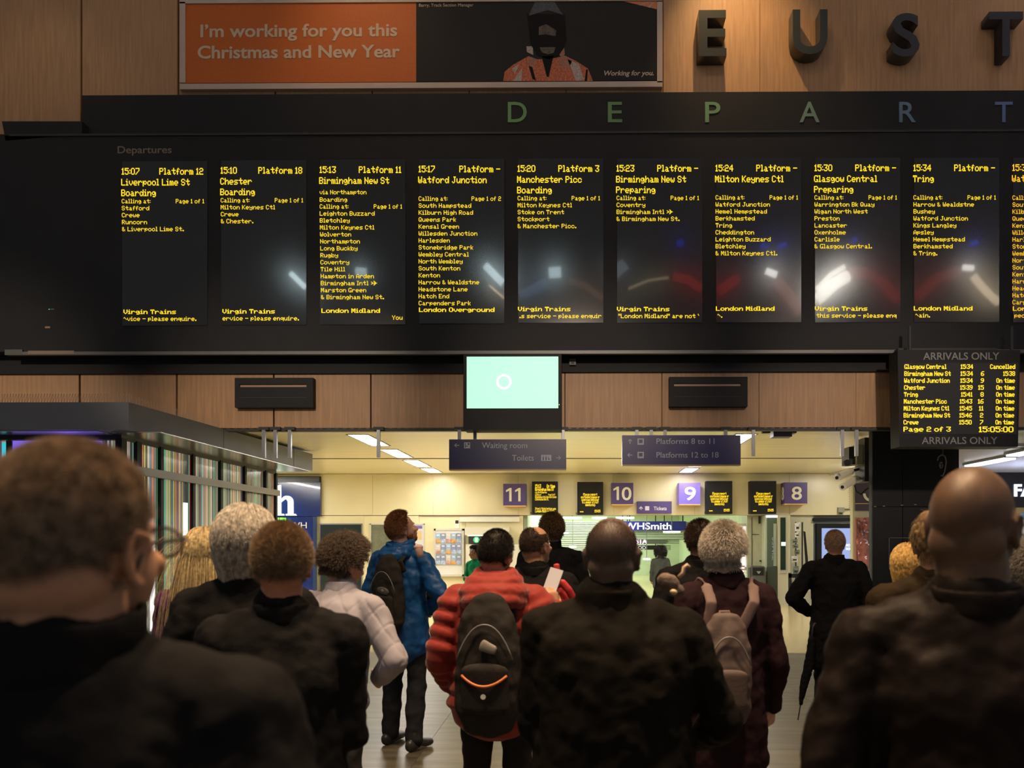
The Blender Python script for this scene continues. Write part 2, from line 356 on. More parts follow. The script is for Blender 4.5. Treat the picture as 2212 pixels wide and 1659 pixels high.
for k, (t, pf, y0, big, yc, pg, stops, op, yo, scr, mode) in enumerate(DEP):
    xl = 264 + 213.8 * k; xr = xl + 184
    top, bot = y0 - 22, yo + 30
    p0 = P(xl, bot, YS); p1 = P(xr, top, YS)
    # glass pane, slightly pillowed like the real ones (it bends the reflections of the hall)
    N = 16; w = p1[0] - p0[0]; h = p1[2] - p0[2]; vs = []; fs = []
    for j in range(N + 1):
        for i in range(N + 1):
            u = i / N * 2 - 1; v = j / N
            vs.append((p0[0] + w * i / N, YS - .0015 - .0025 * (1 - u * u) * v, p0[2] + h * v))
    for j in range(N):
        for i in range(N): a = j * (N + 1) + i; fs.append((a, a + 1, a + N + 2, a + N + 1))
    mb = MB(); mb.add(vs, fs)
    pane = bpart(mb, 'display_screen', M_scr, True)
    tx = MB(); Y = YS - .008
    led(tx, t, xl - 1, y0, Y, 1.66, 2.05, bold=.35); led(tx, pf, xl + 175, y0, Y, 1.66, 2.05, right=True, bold=.35)
    led(tx, big[0], xl - 2, y0 + 23.5, Y, 1.66, 2.05, bold=.35)
    if big[1]: led(tx, big[1], xl - 2, y0 + 46.5, Y, 1.66, 2.05, bold=.35)
    if k == 2:
        led(tx, 'via Northampton', xl - 1, y0 + 48.5, Y, 1.2, 1.35, bold=.15); led(tx, 'Boarding', xl - 1, y0 + 64.5, Y, 1.32, 1.35, bold=.15)
    led(tx, A_, xl - 1, yc, Y, 1.2, 1.35, bold=.15); led(tx, pg, xl + 177, yc, Y, 1.2, 1.35, right=True, bold=.15)
    for i, s_ in enumerate(stops): led(tx, s_, xl - 1 + (k < 3) * i * .25, yc + 15.05 * (i + 1), Y, 1.32, 1.35, bold=.15)
    led(tx, op, xl + (3 if k < 3 else 0), yo, Y, 1.66, 1.35, bold=.5)
    if scr:
        led(tx, scr, xl + 178 if mode == 2 else xl + 3, yo + 15, Y, 1.32, 1.35, right=(mode == 2), bold=.2)
    under(tx.build('lettering', M_led if k < 9 else M_led2), board)
# small printed word over the first column
o = text('printed_word', 'Departures', 254, 331, 16, YD - .002, mat('dull_print', (.21, .165, .12), .6), ext=.001, off=.012, wpx=118); under(o, board)
# header letters, the coloured light falling on them painted in, green to blue
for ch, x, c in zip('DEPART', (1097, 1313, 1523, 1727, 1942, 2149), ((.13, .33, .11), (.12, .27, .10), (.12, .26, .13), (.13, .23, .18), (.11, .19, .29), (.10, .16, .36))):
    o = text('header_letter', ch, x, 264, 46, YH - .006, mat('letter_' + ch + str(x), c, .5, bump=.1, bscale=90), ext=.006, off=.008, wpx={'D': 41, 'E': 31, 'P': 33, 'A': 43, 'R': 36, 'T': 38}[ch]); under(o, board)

# things that hang in the hall behind the camera: shop signs and lights the screens mirror
def hung_light(name, x, y, z, w, h, col, s, label):
    r = empty(name, (x, y, z), label=label, cat='shop light')
    MB().box(-w / 2 - .05, w / 2 + .05, -.15, 0, -h / 2 - .05, h / 2 + .05).build('housing', M_dark, r)
    MB().box(-w / 2, w / 2, 0, .02, -h / 2, h / 2).build('tube', emis(name + str(x), col, s), r)
# ------------------------------------------------------------------ roof lights and lit signs behind the viewer, mirrored in the screens
def mirror(px, py, Yb=-5.0):
    x, _, z = P(px, py, YS); t = (YS - Yb) / YS
    return (x + x * t, z + (z - CH) * t)
def roof_bar(pts, th, col, s, label, cat='roof light', name='roof_light'):
    m = emis(name + '_%d' % (pts[0][0]), col, s * 5); q = [mirror(*p) for p in pts]
    r = empty(name, (q[0][0], -5.0, q[0][1]), label=label, cat=cat)
    a = MB(); a.tube([(x - q[0][0], 0, z - q[0][1]) for x, z in q], th, 8); a.build('tube', m, r)
    b = MB(); b.tube([(x - q[0][0], -.16, z - q[0][1]) for x, z in q], th * 1.3, 8); b.build('housing', M_dark, r)
CW_ = (.75, .95, 1.0)
for pts, th, col, s, lab in [
    ([(632, 592), (664, 622)], .10, CW_, 9, 'short cold-white roof bar high behind the viewer, mirrored in the second screen'),
    ([(768, 588), (792, 590)], .14, CW_, 5, 'cold-white roof lamp mirrored in the third screen'),
    ([(1052, 575), (1090, 612)], .14, CW_, 7, 'slanting cold-white roof bar mirrored in the fourth screen'),
    ([(1060, 618), (1092, 645)], .03, (1, .7, .4), 8, 'thin warm roof bar mirrored in the fourth screen'),
    ([(1184, 592), (1212, 590)], .20, CW_, 5, 'cold-white roof lamp mirrored in the fifth screen'),
    ([(1120, 640), (1165, 620), (1180, 615)], .18, (.25, .45, .75), .9, 'dim blue roof bar mirrored in the fifth screen'),
    ([(1230, 610), (1265, 618), (1305, 645)], .12, (.9, .5, .3), .5, 'dim amber roof bar mirrored in the fifth screen'),
    ([(1325, 575), (1342, 595)], .35, (.7, .8, .9), .9, 'pale roof lamp mirrored at the edge of the sixth screen'),
    ([(1355, 625), (1400, 608), (1445, 602)], .05, (1, .85, .5), 1.6, 'thin yellowish roof bar mirrored in the sixth screen'),
    ([(1455, 600), (1490, 605), (1519, 625)], .16, (1, .08, .06), .9, 'dim red sign arch mirrored in the sixth screen'),
    ([(1548, 632), (1592, 602)], .18, (1, .06, .05), .9, 'red sign arch mirrored at the left of the seventh screen'),
    ([(1655, 587), (1680, 596)], .13, (1, .97, .9), 10, 'white roof lamp mirrored in the seventh screen'),
    ([(1680, 610), (1710, 645), (1732, 675)], .22, (1, .42, .34), 1.0, 'pinkish sign arch mirrored in the seventh screen'),
    ([(1760, 626), (1790, 596), (1822, 578)], .09, (1, .95, .85), 8, 'slanting white roof bar mirrored in the eighth screen'),
    ([(1760, 650), (1800, 615), (1830, 598)], .22, (1, .45, .35), .8, 'pinkish sign arch mirrored at the left of the eighth screen'),
    ([(1830, 592), (1870, 592), (1910, 612), (1945, 650)], .20, (1, .12, .1), .7, 'red sign arch mirrored in the eighth screen'),
    ([(1975, 645), (2020, 605), (2070, 590)], .20, (1, .12, .1), .6, 'red sign arch mirrored in the ninth screen'),
    ([(2080, 580), (2105, 581)], .11, (1, .97, .9), 9, 'white roof lamp mirrored in the ninth screen'),
    ([(2103, 598), (2130, 628), (2160, 655)], .15, (1, .8, .55), 5, 'slanting warm-white roof bar mirrored in the ninth screen'),
    ([(1472, 522), (1474, 534)], .14, (.03, .08, 1), 1.6, 'blue roof lamp mirrored in the sixth screen'),
    ([(1651, 530), (1653, 538)], .16, (.03, .08, 1), 2.4, 'left one of the two blue roof lamps mirrored in the seventh screen'),
    ([(1693, 530), (1696, 536)], .20, (.03, .08, 1), 3.0, 'right one of the two blue roof lamps mirrored in the seventh screen'),
    ([(1843, 517), (1845, 526)], .13, (.03, .08, 1), 2.4, 'blue roof lamp mirrored in the eighth screen'),
    ([(2106, 524), (2108, 532)], .18, (.03, .08, 1), 3.0, 'blue roof lamp mirrored in the ninth screen')]:
    roof_bar(pts, th, col, s, lab)

# ------------------------------------------------------------------ BANNER
YBn = YW - .07
ban = empty('banner', P(910, 188, YBn), label='wide framed banner, orange half with pale words and dark photo half', cat='banner')
def bn(mb, name, m): return under(mb.build(name, m), ban)
M_or = mat('banner_orange', (.52, .115, .008), .6, var=.06, vscale=30)
M_ph = mat('banner_black', (.018, .018, .019), .6, spec=.2)
M_fr = mat('banner_frame', (.52, .42, .36), .6)
fr = MB(); fr.pbox((388, -12), (1431, 4), YBn - .02, YW); fr.pbox((388, 178), (1431, 190), YBn - .02, YW); fr.pbox((388, 4), (400, 178), YBn - .02, YW); fr.pbox((1419.5, 4), (1431, 178), YBn - .02, YW)
bn(fr, 'frame', M_fr)
bn(MB().pbox((400, 4), (899, 178), YBn, YW), 'orange_sheet', M_or); bn(MB().pbox((899, 4), (1419.5, 175), YBn, YW), 'photo_sheet', M_ph)
M_pale = mat('banner_words', (.60, .46, .34), .6)
for s_, x, y, w in (("I\u2019m working for you this", 433, 80, 428), ('Christmas and New Year', 427, 126, 440)):
    under(text('lettering', s_, x, y, 28, YBn - .004, M_pale, ext=.002, off=.022, wpx=w), ban)
under(text('lettering', 'Barry, Track Section Manager', 905, 14.5, 7, YBn - .004, M_pale, ext=.001, wpx=118), ban)
under(text('lettering', 'Working for you.', 1305, 163, 10.5, YBn - .004, M_pale, ext=.001, off=.02, shear=.22, wpx=107), ban)
# printed picture of a worker, flat ink on the sheet
ink = MB(); cols = [mat('ink_orange', (.50, .12, .05), .6, var=.5, vscale=40), mat('ink_white', (.42, .34, .30), .6, var=.35, vscale=40), mat('ink_dark', (.014, .013, .013), .7, spec=.1),
                    mat('ink_helmet', (.05, .065, .08), .6, var=.3, vscale=30), mat('ink_face', (.085, .065, .052), .6, var=.5, vscale=25), mat('ink_pink', (.36, .15, .10), .6, var=.3, vscale=40), mat('ink_logo', (.60, .19, .08), .6)]
YI = YBn - .003
def poly(ci, pts, lay=0):
    ink.cur = ci; y = YI - lay * .0008; q = [P(a, b, y) for a, b in pts]
    ink.add([(p[0], y, p[2]) for p in q][::-1], [tuple(range(len(q)))])
poly(0, [(1087, 175), (1090, 155), (1108, 140), (1142, 121), (1160, 128), (1184, 128), (1205, 124), (1220, 120), (1245, 132), (1270, 148), (1281, 175)])
poly(5, [(1142, 121), (1160, 128), (1150, 150), (1140, 135)], 1); poly(5, [(1205, 128), (1220, 120), (1236, 130), (1228, 152), (1212, 146)], 1)
poly(1, [(1106, 148), (1122, 138), (1112, 160)], 1); poly(1, [(1108, 175), (1128, 146), (1126, 175)], 1)
poly(1, [(1226, 128), (1250, 138), (1262, 172), (1244, 175)], 1)
poly(1, [(1137, 100), (1151, 100), (1152, 119), (1138, 112)], 1); poly(5, [(1208, 118), (1219, 103), (1220, 118), (1214, 124)], 1)
poly(2, [(1170, 122), (1196, 120), (1185, 167), (1181, 165)], 2); poly(2, [(1142, 142), (1150, 145), (1158, 175), (1150, 170)], 2)
poly(2, [(1266, 150), (1270, 150), (1268, 175), (1263, 175)], 2)
poly(2, [(1138, 30), (1220, 30), (1224, 90), (1206, 122), (1185, 128), (1160, 120), (1146, 95)], 2)
poly(4, [(1164, 58), (1180, 52), (1202, 66), (1200, 78), (1178, 74), (1164, 76)], 3)
poly(4, [(1166, 102), (1200, 102), (1196, 114), (1184, 117), (1170, 113)], 3)
poly(3, [(1146, 24), (1156, 4), (1198, 4), (1212, 26), (1216, 32), (1184, 22), (1142, 34)], 3)
poly(6, [(1338, 0.5), (1419, 0.5), (1419, 20)], 1); poly(1, [(1378, 10.5), (1412, 1), (1384, 12)], 2); poly(1, [(1398, 15), (1416, 1), (1404, 17)], 2)
bn(ink, 'printed_figure', cols)

# ------------------------------------------------------------------ raised station letters
for ch, x, y, cap, w, c, lab in (('E', 1507, 129, 100, 59, (.022, .026, .022), 'tall dark three-dimensional letter E on the timber, nearest the banner'),
                            ('U', 1708, 124, 96, 74, (.026, .031, .029), 'tall dark three-dimensional letter U with warm light inside its bowl'),
                            ('S', 1921, 129, 92, 58, (.034, .033, .042), 'tall bluish dark three-dimensional letter S on the timber'),
                            ('T', 2128, 129, 96, 72, (.03, .03, .044), 'tall dark three-dimensional letter T at the right end of the timber wall')):
    yf = YW - .30
    o = text('station_letter', ch, x, y, cap, YW - .135, mat('letter_paint_' + ch, c, .3), ext=.13, off=.018, wpx=w)
    tag(o, lab, 'letter')

# ------------------------------------------------------------------ mint screen
YG = 13.05
tv = empty('advert_screen', P(1107, 926, YG), label='lit mint-green flat screen with a white ring in a black housing', cat='screen')
def tp(mb, name, m): return under(mb.build(name, m), tv)
hz = MB(); hz.pbox((1001, 765), (1213, 770), YG, YW); hz.pbox((1001, 882), (1213, 927), YG, YW); hz.pbox((1001, 770), (1008, 882), YG, YW); hz.pbox((1206, 770), (1213, 882), YG, YW)
tp(hz, 'housing', M_black); tp(MB().pbox((1008, 770), (1206, 882), YG + .01, YW), 'screen', M_mint)
c = P(1088.5, 824.5, YG); k = PS(YG); rg = MB(); n = 40
rg.add([(c[0] + r * k * math.cos(2 * PI * i / n), YG + .006, c[2] + r * k * math.sin(2 * PI * i / n)) for r in (12, 16.3) for i in range(n)],
       [(i, (i + 1) % n, n + (i + 1) % n, n + i)[::-1] for i in range(n)])
tp(rg, 'white_ring', M_whiteglow)
sp = MB()
for i in range(34):
    x = 1004 + i * 6.2; p = P(x, 765, YG + .1)
    for dx in (-.02, .02): sp.tube([(p[0], YG + .12, p[2]), (p[0] + dx, YG + .12, p[2] + .075)], .0022, 4, False)
q = tp(sp, 'bird_spike', M_grey); q['kind'] = 'stuff'
tp(MB().pbox((1207, 873), (1209, 875), YG - .004, YG), 'status_light', emis('yellow_dot', (.9, .7, .1), .8))
sm = empty('wall_sensor', P(1237, 781, YW - .12), label='small grey sensor box on the dark beam beside the mint screen', cat='sensor')
under(MB().pbox((1230, 775), (1244, 788), YW - .12, YW - .06).build('case', M_greyp), sm); under(MB().pbox((1234, 779), (1240, 785), YW - .13, YW - .12).build('lens', M_dark), sm)

# ------------------------------------------------------------------ black wall speakers
for (a, b), lab in ((((507, 816), (676, 880)), 'black slotted box on the timber above the kiosk canopy, left of the mint screen'), (((1446, 814), (1615, 878)), 'black slotted box on the timber above the platforms sign, right of the mint screen')):
    yv = YW - .14; r = empty('wall_speaker', P(a[0], b[1], yv), label=lab, cat='speaker')
    mb = MB(); sx0, sx1, sy0, sy1 = a[0] + 10, b[0] - 14, a[1] + 14, a[1] + 20
    mb.pbox(a, (b[0], sy0), yv, YW); mb.pbox((a[0], sy1), b, yv, YW); mb.pbox((a[0], sy0), (sx0, sy1), yv, YW); mb.pbox((sx1, sy0), (b[0], sy1), yv, YW)
    under(mb.build('case', M_black), r); mb = MB(); mb.pbox((sx0, sy0), (sx1, sy1 + 1), yv + .035, YW, fy=yv)
    under(mb.build('slot_lip', mat('slot_copper', (.42, .24, .15), .4)), r)
    under(MB().pbox((a[0] + 10, a[1] + 42), (b[0] - 14, a[1] + 43), yv - .003, yv).build('seam', M_dark), r)

# ------------------------------------------------------------------ hangers and hanging signs
YSg = 13.42
def hanger(x, y1, lab, y0=925, w=7):
    r = empty('hanger', P(x, y0, YSg), label=lab, cat='bracket')
    under(MB().pbox((x - w / 2, y0), (x + w / 2, y1), YSg, YSg + .05).build('post', M_grey), r)
    under(MB().pbox((x - 11, y0 - 3), (x + 11, y0 + 3), YSg - .01, YSg + .06).build('bolt_plate', M_dark), r)
for x, y1, lab in ((569, 989, 'first bare metal hanger right of the kiosk canopy'), (594, 989, 'middle one of the three bare hangers over the kiosk canopy'), (625, 989, 'third bare hanger, right of the canopy group'),
                   (817, 988, 'lone bare hanger in front of the left strip lights'), (1628, 985, 'lone bare hanger right of the platforms sign'), (1820, 985, 'left one of the bare hanger pair near the security cameras'), (1851, 985, 'right one of the bare hanger pair beside the security cameras'),
                   (992, 951, 'hanger carrying the left end of the waiting room sign'), (1026, 951, 'second hanger of the waiting room sign'), (1216, 951, 'hanger carrying the right end of the waiting room sign'),
                   (1376, 941, 'left hanger of the platforms sign'), (1407, 941, 'second hanger of the platforms sign'), (1437, 941, 'third hanger of the platforms sign'), (1568, 941, 'right hanger of the platforms sign')):
    hanger(x, y1, lab)
def arrow(mb, cx, cy, r, d, Y):
    k = {'l': (-1, 0), 'r': (1, 0), 'u': (0, -1)}[d]
    def pt(a, b): return (cx + a * k[0] - b * k[1], cy + a * k[1] + b * k[0])
    t = 1.5
    for q in ([(-r, -.8), (r - 1, -.8), (r - 1, .8), (-r, .8)], [(r + 1, 0), (r - 1.3, 0), (r - 5.3, -4), (r - 3, -4)], [(r + 1, 0), (r - 3, 4), (r - 5.3, 4), (r - 1.3, 0)]):
        pp = [P(*pt(a, b), Y) for a, b in q]; mb.add([(p[0], Y, p[2]) for p in pp], [tuple(range(len(q)))])
def icon(mb, cx, cy, w, h, Y): 
    mb.pbox((cx - w / 2, cy - h / 2), (cx + w / 2, cy + h / 2), Y, Y + .004)
ws_ = empty('direction_sign', P(1097, 1015, YSg), label='hanging dark blue sign reading Waiting room and Toilets', cat='sign')
under(MB().pbox((970, 949), (1223, 1013), YSg - .01, YSg + .14).build('board', M_navy), ws_)
under(MB().pbox((970, 1013), (1223, 1016), YSg - .012, YSg + .14).build('bottom_rail', mat('brass_rail', (.28, .18, .08), .4)), ws_)
mb = MB(); arrow(mb, 987, 962, 5, 'l', YSg - .014); arrow(mb, 1206, 989, 5, 'r', YSg - .014); under(mb.build('arrow', M_signtxt), ws_)
mb = MB(); icon(mb, 1009, 962, 13, 13, YSg - .016); icon(mb, 1180, 989, 22, 13, YSg - .016); under(mb.build('pictogram', M_signtxt), ws_)
mb = MB()
mb.pbox((1004.5, 957), (1006, 967), YSg - .018, YSg - .016); mb.pbox((1006, 963), (1011, 964.5), YSg - .018, YSg - .016); mb.pbox((1010, 957), (1014, 961), YSg - .018, YSg - .016)
for x in (1172, 1178): mb.pbox((x, 987), (x + 3, 994), YSg - .018, YSg - .016); mb.pbox((x + .7, 984), (x + 2.3, 986), YSg - .018, YSg - .016)
mb.pbox((1184, 986), (1185.4, 992), YSg - .018, YSg - .016); mb.pbox((1184, 991), (1188, 993), YSg - .018, YSg - .016); under(mb.build('pictogram_figure', M_navy), ws_)
under(text('lettering', 'Waiting room', 1041, 968, 13, YSg - .014, M_signtxt, ext=.002, off=.004, wpx=98), ws_)
under(text('lettering', 'Toilets', 1106, 995, 13, YSg - .014, M_signtxt, ext=.002, off=.004, wpx=47), ws_)
ps_ = empty('direction_sign', P(1472, 1006, YSg), label='hanging purple-blue sign reading Platforms 8 to 11 and 12 to 18', cat='sign')
M_nav2 = mat('navy_purple', (.026, .022, .11), .35)
under(MB().pbox((1344, 940), (1600, 1003), YSg - .01, YSg + .14).build('board', M_nav2), ps_)
under(MB().pbox((1344, 1003), (1600, 1006), YSg - .012, YSg + .14).build('bottom_rail', MATS['brass_rail']), ps_)
mb = MB(); arrow(mb, 1361, 954, 5, 'u', YSg - .014); arrow(mb, 1361, 983, 5, 'l', YSg - .014); under(mb.build('arrow', M_signtxt), ps_)
mb = MB(); fg = MB()
for y in (954, 983):
    icon(mb, 1384, y, 14, 14, YSg - .016); fg.pbox((1380, y - 4.5), (1388, y + 3), YSg - .018, YSg - .016); 
under(mb.build('pictogram', M_signtxt), ps_); under(fg.build('pictogram_figure', M_nav2), ps_)
under(text('lettering', 'Platforms 8 to 11', 1418, 959, 12.5, YSg - .014, M_signtxt, ext=.002, off=.004, wpx=125), ps_)
under(text('lettering', 'Platforms 12 to 18', 1418, 988.5, 12.5, YSg - .014, M_signtxt, ext=.002, off=.004, wpx=134), ps_)
bx = empty('ceiling_device', P(1697, 934, 13.75), label='small purple-lit box hanging under the timber edge right of the platforms sign', cat='device')
mb = MB(); mb.pbox((1671, 927), (1711, 943), 13.75, 14.0); mb.pbox((1711, 927), (1721, 935), 13.75, 13.95); under(mb.build('case', mat('mauve_case', (.12, .10, .20), .5)), bx); under(MB().pbox((1647, 930), (1664, 935), 13.75, 13.85).build('bracket', M_dark), bx)

# ------------------------------------------------------------------ platform number boxes + small LED screens on the back wall
for n, x0, x1, y0, y1, tx, tw, lab in (('11', 1087, 1136, 1045, 1092, 1093, 36, 'purple cube sign with a cream 11, leftmost of the platform numbers'), ('10', 1321, 1368, 1043, 1089, 1325, 39, 'purple cube sign with a cream 10'),
                                  ('9', 1467, 1513, 1043, 1089, 1479, 24, 'brightly lit purple cube sign with a white 9'), ('8', 1695, 1744, 1042, 1088, 1710, 22, 'purple cube sign with a cream 8, rightmost of the platform numbers')):
    yf = YB - .42; r = empty('platform_number', P((x0 + x1) / 2, y1, yf), label=lab, cat='sign')
    under(MB().pbox((x0, y0), (x1, y1), yf, YB).build('box', M_purple if n != '9' else mat('purple_lit', (.13, .09, .36), .4, emit=(.25, .16, .75), es=.45)), r)
    under(MB().pbox((x0, y1), (x1, y1 + 2.2), yf - .004, YB - .02).build('light_edge', mat('orange_edge', (.75, .45, .18), .5)), r)
    if n[0] == '1':
        one = MB(); t_, b_ = y1 - 38, y1 - 9
        for ox in ([tx, tx + 19.5] if n == '11' else [tx]):
            one.pprism([(ox, t_ + 9), (ox, t_ + 5), (ox + 8, t_), (ox + 12, t_), (ox + 12, b_), (ox + 7, b_), (ox + 7, t_ + 6)][::-1], yf - .01, yf)
        under(one.build('numeral', M_numtxt), r)
    if n == '10': under(text('numeral', '0', tx + 18, y1 - 9, 29, yf - .01, M_numtxt, ext=.008, off=.012, wpx=21), r)
    if n in '98': under(text('numeral', n, tx, y1 - 9, 29, yf - .01, M_numtxt if n != '9' else mat('num_lit', (.9, .9, .85), .5, emit=(1, 1, .95), es=.35), ext=.008, off=.012, wpx=tw), r)
    if n == '8':
        t8 = text('numeral', '8', 0, 0, 29 * PS(yf), yf, M_numtxt, ext=.006, off=.012, world=(0, 0, 0), wpx=.26)
        t8.rotation_euler = (0, 0, -PI / 2); p = P(x0, y1 - 9, yf); t8.location = (p[0] - .006, yf + .34, p[2]); under(t8, r)
MSG = ['Please report', 'unattended luggage or', 'suspicious behaviour', 'to a member of staff', 'immediately']
for i, (x0, x1, y0, y1, lab) in enumerate(((1149, 1205, 1040, 1111, 'small black train indicator full of amber lines beside the leftmost cube sign'), (1247, 1303, 1041, 1112, 'small black indicator with an amber message, left of the cream ten'),
                            (1526, 1582, 1039, 1110, 'small black indicator with an amber message, right of the bright nine'), (1621, 1677, 1039, 1110, 'small black indicator with an amber message, left of the rightmost cube sign'))):
    yf = YB - .30; r = empty('platform_indicator', P((x0 + x1) / 2, y1, yf), label=lab, cat='screen')
    under(MB().pbox((x0, y0), (x1, y1), yf, YB).build('case', M_black), r)
    mb = MB(); Y = yf - .005; xc = (x0 + x1) / 2
    def cl(s_, y, cw, rh=.9, b=.6): led(mb, s_, xc - len(led_cols(s_)) * cw / 2, y, Y, cw, rh, bold=b)
    if i == 0:
        led(mb, '15:13', x0 + 7, y0 + 10, Y, .6, 1.1, bold=.6); led(mb, 'On time', x0 + 50, y0 + 10, Y, .5, 1.1, right=True, bold=.6); led(mb, 'Birmingham New St', x0 + 7, y0 + 17, Y, .44, 1.0, bold=.6)
        led(mb, 'via Northampton', x0 + 7, y0 + 23.5, Y, .30, .6, bold=.5); led(mb, 'Calling at', x0 + 7, y0 + 28.5, Y, .26, .6, bold=.5); led(mb, 'Page 2 of 2', x0 + 50, y0 + 28.5, Y, .26, .6, right=True, bold=.5)
        led(mb, 'Birmingham Intl, Marston Green', x0 + 7, y0 + 33.5, Y, .29, .7, bold=.5); led(mb, '& Birmingham New St.', x0 + 7, y0 + 38.5, Y, .28, .7, bold=.5)
        led(mb, 'Stop & think before you', x0 + 7, y0 + 58.5, Y, .37, .75, bold=.5); led(mb, 'London Midland 15:05', x0 + 7, y0 + 64, Y, .40, .8, bold=.6)
    else:
        for j, s_ in enumerate(MSG): cl(s_, y0 + 27 + j * 5.6, [.42, .345, .345, .345, .36][j], .8)
        led(mb, '...', x0 + 6, y1 - 9, Y, .9, 1.0, bold=.5); led(mb, '15:05', x1 - 6, y1 - 8, Y, .55, .8, right=True, bold=.7)
    under(mb.build('lettering', M_led), r)
    under(MB().pbox((x0 - 3, y1 - 5), (x0 - 1.6, y1 - .5), yf + .2, YB).build('cable', M_dark), r)
tk = empty('direction_sign', P(1413, 1109, YB - .1), label='small purple Tickets sign with an arrow, under the number 10', cat='sign')
under(MB().pbox((1376, 1083), (1451, 1109), YB - .1, YB).build('board', M_purple), tk)
M_pt = mat('pale_sign_text', (.72, .68, .72), .5)
mb = MB(); arrow(mb, 1384.5, 1098, 3.4, 'u', YB - .104); icon(mb, 1398, 1098, 9, 9, YB - .106); under(mb.build('arrow', M_pt), tk)
under(text('lettering', 'Tickets', 1412, 1102, 8, YB - .104, M_pt, ext=.003, off=.02, wpx=28), tk)
# ------------------------------------------------------------------ ARRIVALS sign
YA = 12.55
ar = empty('arrivals_board', P(2070, 965, YA), label='square black arrivals board with amber rows hung below the right end', cat='arrivals board')
mb = MB(); mb.pprism([(1939, 756), (1943, 965), (2199, 965), (2204, 756)], YA, YA + .35); under(mb.build('housing', M_black), ar)
under(MB().pprism([(1951, 784), (1950, 938), (2196, 938), (2199, 784)], YA - .006, YA).build('display_screen', M_blackg), ar)
M_arr = mat('arrivals_grey', (.21, .21, .22), .5)
under(text('lettering', 'ARRIVALS ONLY', 1994, 777, 16, YA - .006, M_arr, ext=.002, off=.012, wpx=163), ar)
under(text('lettering', 'ARRIVALS ONLY', 1991, 959, 15.5, YA - .006, M_arr, ext=.002, off=.012, wpx=162), ar)
ARR = [('Glasgow Central', '15:34', '', 'Cancelled'), ('Birmingham New St', '15:34', '6', '15:38'), ('Watford Junction', '15:34', '9', 'On time'), ('Chester', '15:39', '15', 'On time'), ('Tring', '15:41', '8', 'On time'),
       ('Manchester Picc', '15:43', '16', 'On time'), ('Milton Keynes Ctl', '15:45', '11', 'On time'), ('Birmingham New St', '15:46', '2', 'On time'), ('Crewe', '15:50', '7', 'On time')]
mb = MB()
for i, (a, b, c, d) in enumerate(ARR):
    y = 792 + i * 15.0; led(mb, a, 1954 - i * .25, y, YA - .009, 1.1, 1.4, bold=.75); led(mb, b, 2102 - i * .4, y, YA - .009, 1.15, 1.4, right=True, bold=.75)
    if c: led(mb, c, 2126 - i * .3, y, YA - .009, 1.3, 1.4, right=True, bold=.75)
    led(mb, d, 2193 - i * .35, y, YA - .009, 1.1, 1.4, right=True, bold=.75)
led(mb, 'Page 2 of 3', 1952, 927, YA - .009, 1.85, 1.5, bold=.6); led(mb, '15:05:00', 2189, 927.5, YA - .009, 2.0, 1.75, right=True, bold=.6)
under(mb.build('lettering', M_led), ar)
mb = MB()
for x in (1965, 2185): p = P(x, 757, YA + .17); mb.tube([p, (p[0], p[1], p[2] + .35)], .025)
mb.box(P(1960, 800, YA)[0], P(2180, 800, YA)[0], YA + .35, YD - .03, PZ(757, YD) - .12, PZ(757, YD) - .02)
under(mb.build('hanging_rod', M_dark), ar)

# ------------------------------------------------------------------ KIOSK
XK = -5.88
kz0, kz1 = 3.02, 3.36
kiosk = empty('kiosk', (-8, 11.3, 0), label='glazed kiosk with a grey canopy and backlit coloured stripes, at the left', cat='kiosk')
def kp(mb, name, m, root=kiosk): return under(mb.build(name, m), root)
xc0 = PXX(278, 10.8); xc1 = PXX(675, 17.3)
can = MB(); can.prism([(0, 0)], 0, 0) if False else None
vs = [(-12.9, 10.8, kz0), (xc0, 10.8, kz0), (xc1, 17.3, kz0), (-12.9, 17.3, kz0)]
can.add(vs + [(x, y, kz1) for x, y, z in vs], [(0, 3, 2, 1), (4, 5, 6, 7), (0, 1, 5, 4), (1, 2, 6, 5), (2, 3, 7, 6), (3, 0, 4, 7)])
kp(can, 'canopy', M_greyp)
for yy in (13.4, 14.9, 16.3):    # canopy fascia joints
    x = xc0 + (xc1 - xc0) * (yy - 10.8) / 6.5; kp(MB().box(x - .01, x + .004, yy, yy + .012, kz0, kz1), 'joint', M_dark)
kp(MB().box(-12.9, XK + .03, 11.25, 17.1, 2.95, 3.02), 'head_beam', M_dark)
# polished soffit strip
kp(MB().box(XK + .03, xc1 - .02, 11.0, 17.2, 3.008, 3.019), 'soffit', mat('brushed_soffit', (.40, .39, .34), .25, metal=.7))
kp(MB().box(-12.8, XK - .05, 10.85, 11.22, 3.005, 3.019), 'soffit', mat('brushed_soffit', (.4, .39, .34), .25))
posts = [11.32, 12.34, 13.38, 14.42, 15.48, 16.52, 17.08]
for yp in posts: kp(MB().box(XK - .03, XK + .05, yp - (.05 if yp > 11.4 else .1), yp + .035, 0, 2.97), 'post', M_black)
kp(MB().box(XK - .03, XK + .05, 11.62, 11.75, 0, 2.97), 'post', M_black)
for i in range(6):
    kp(MB().box(XK + .05, XK + .11, posts[i] + .0, posts[i + 1] + .0, 2.52, 2.63), 'rail', mat('rail_bronze', (.15, .13, .10), .4))
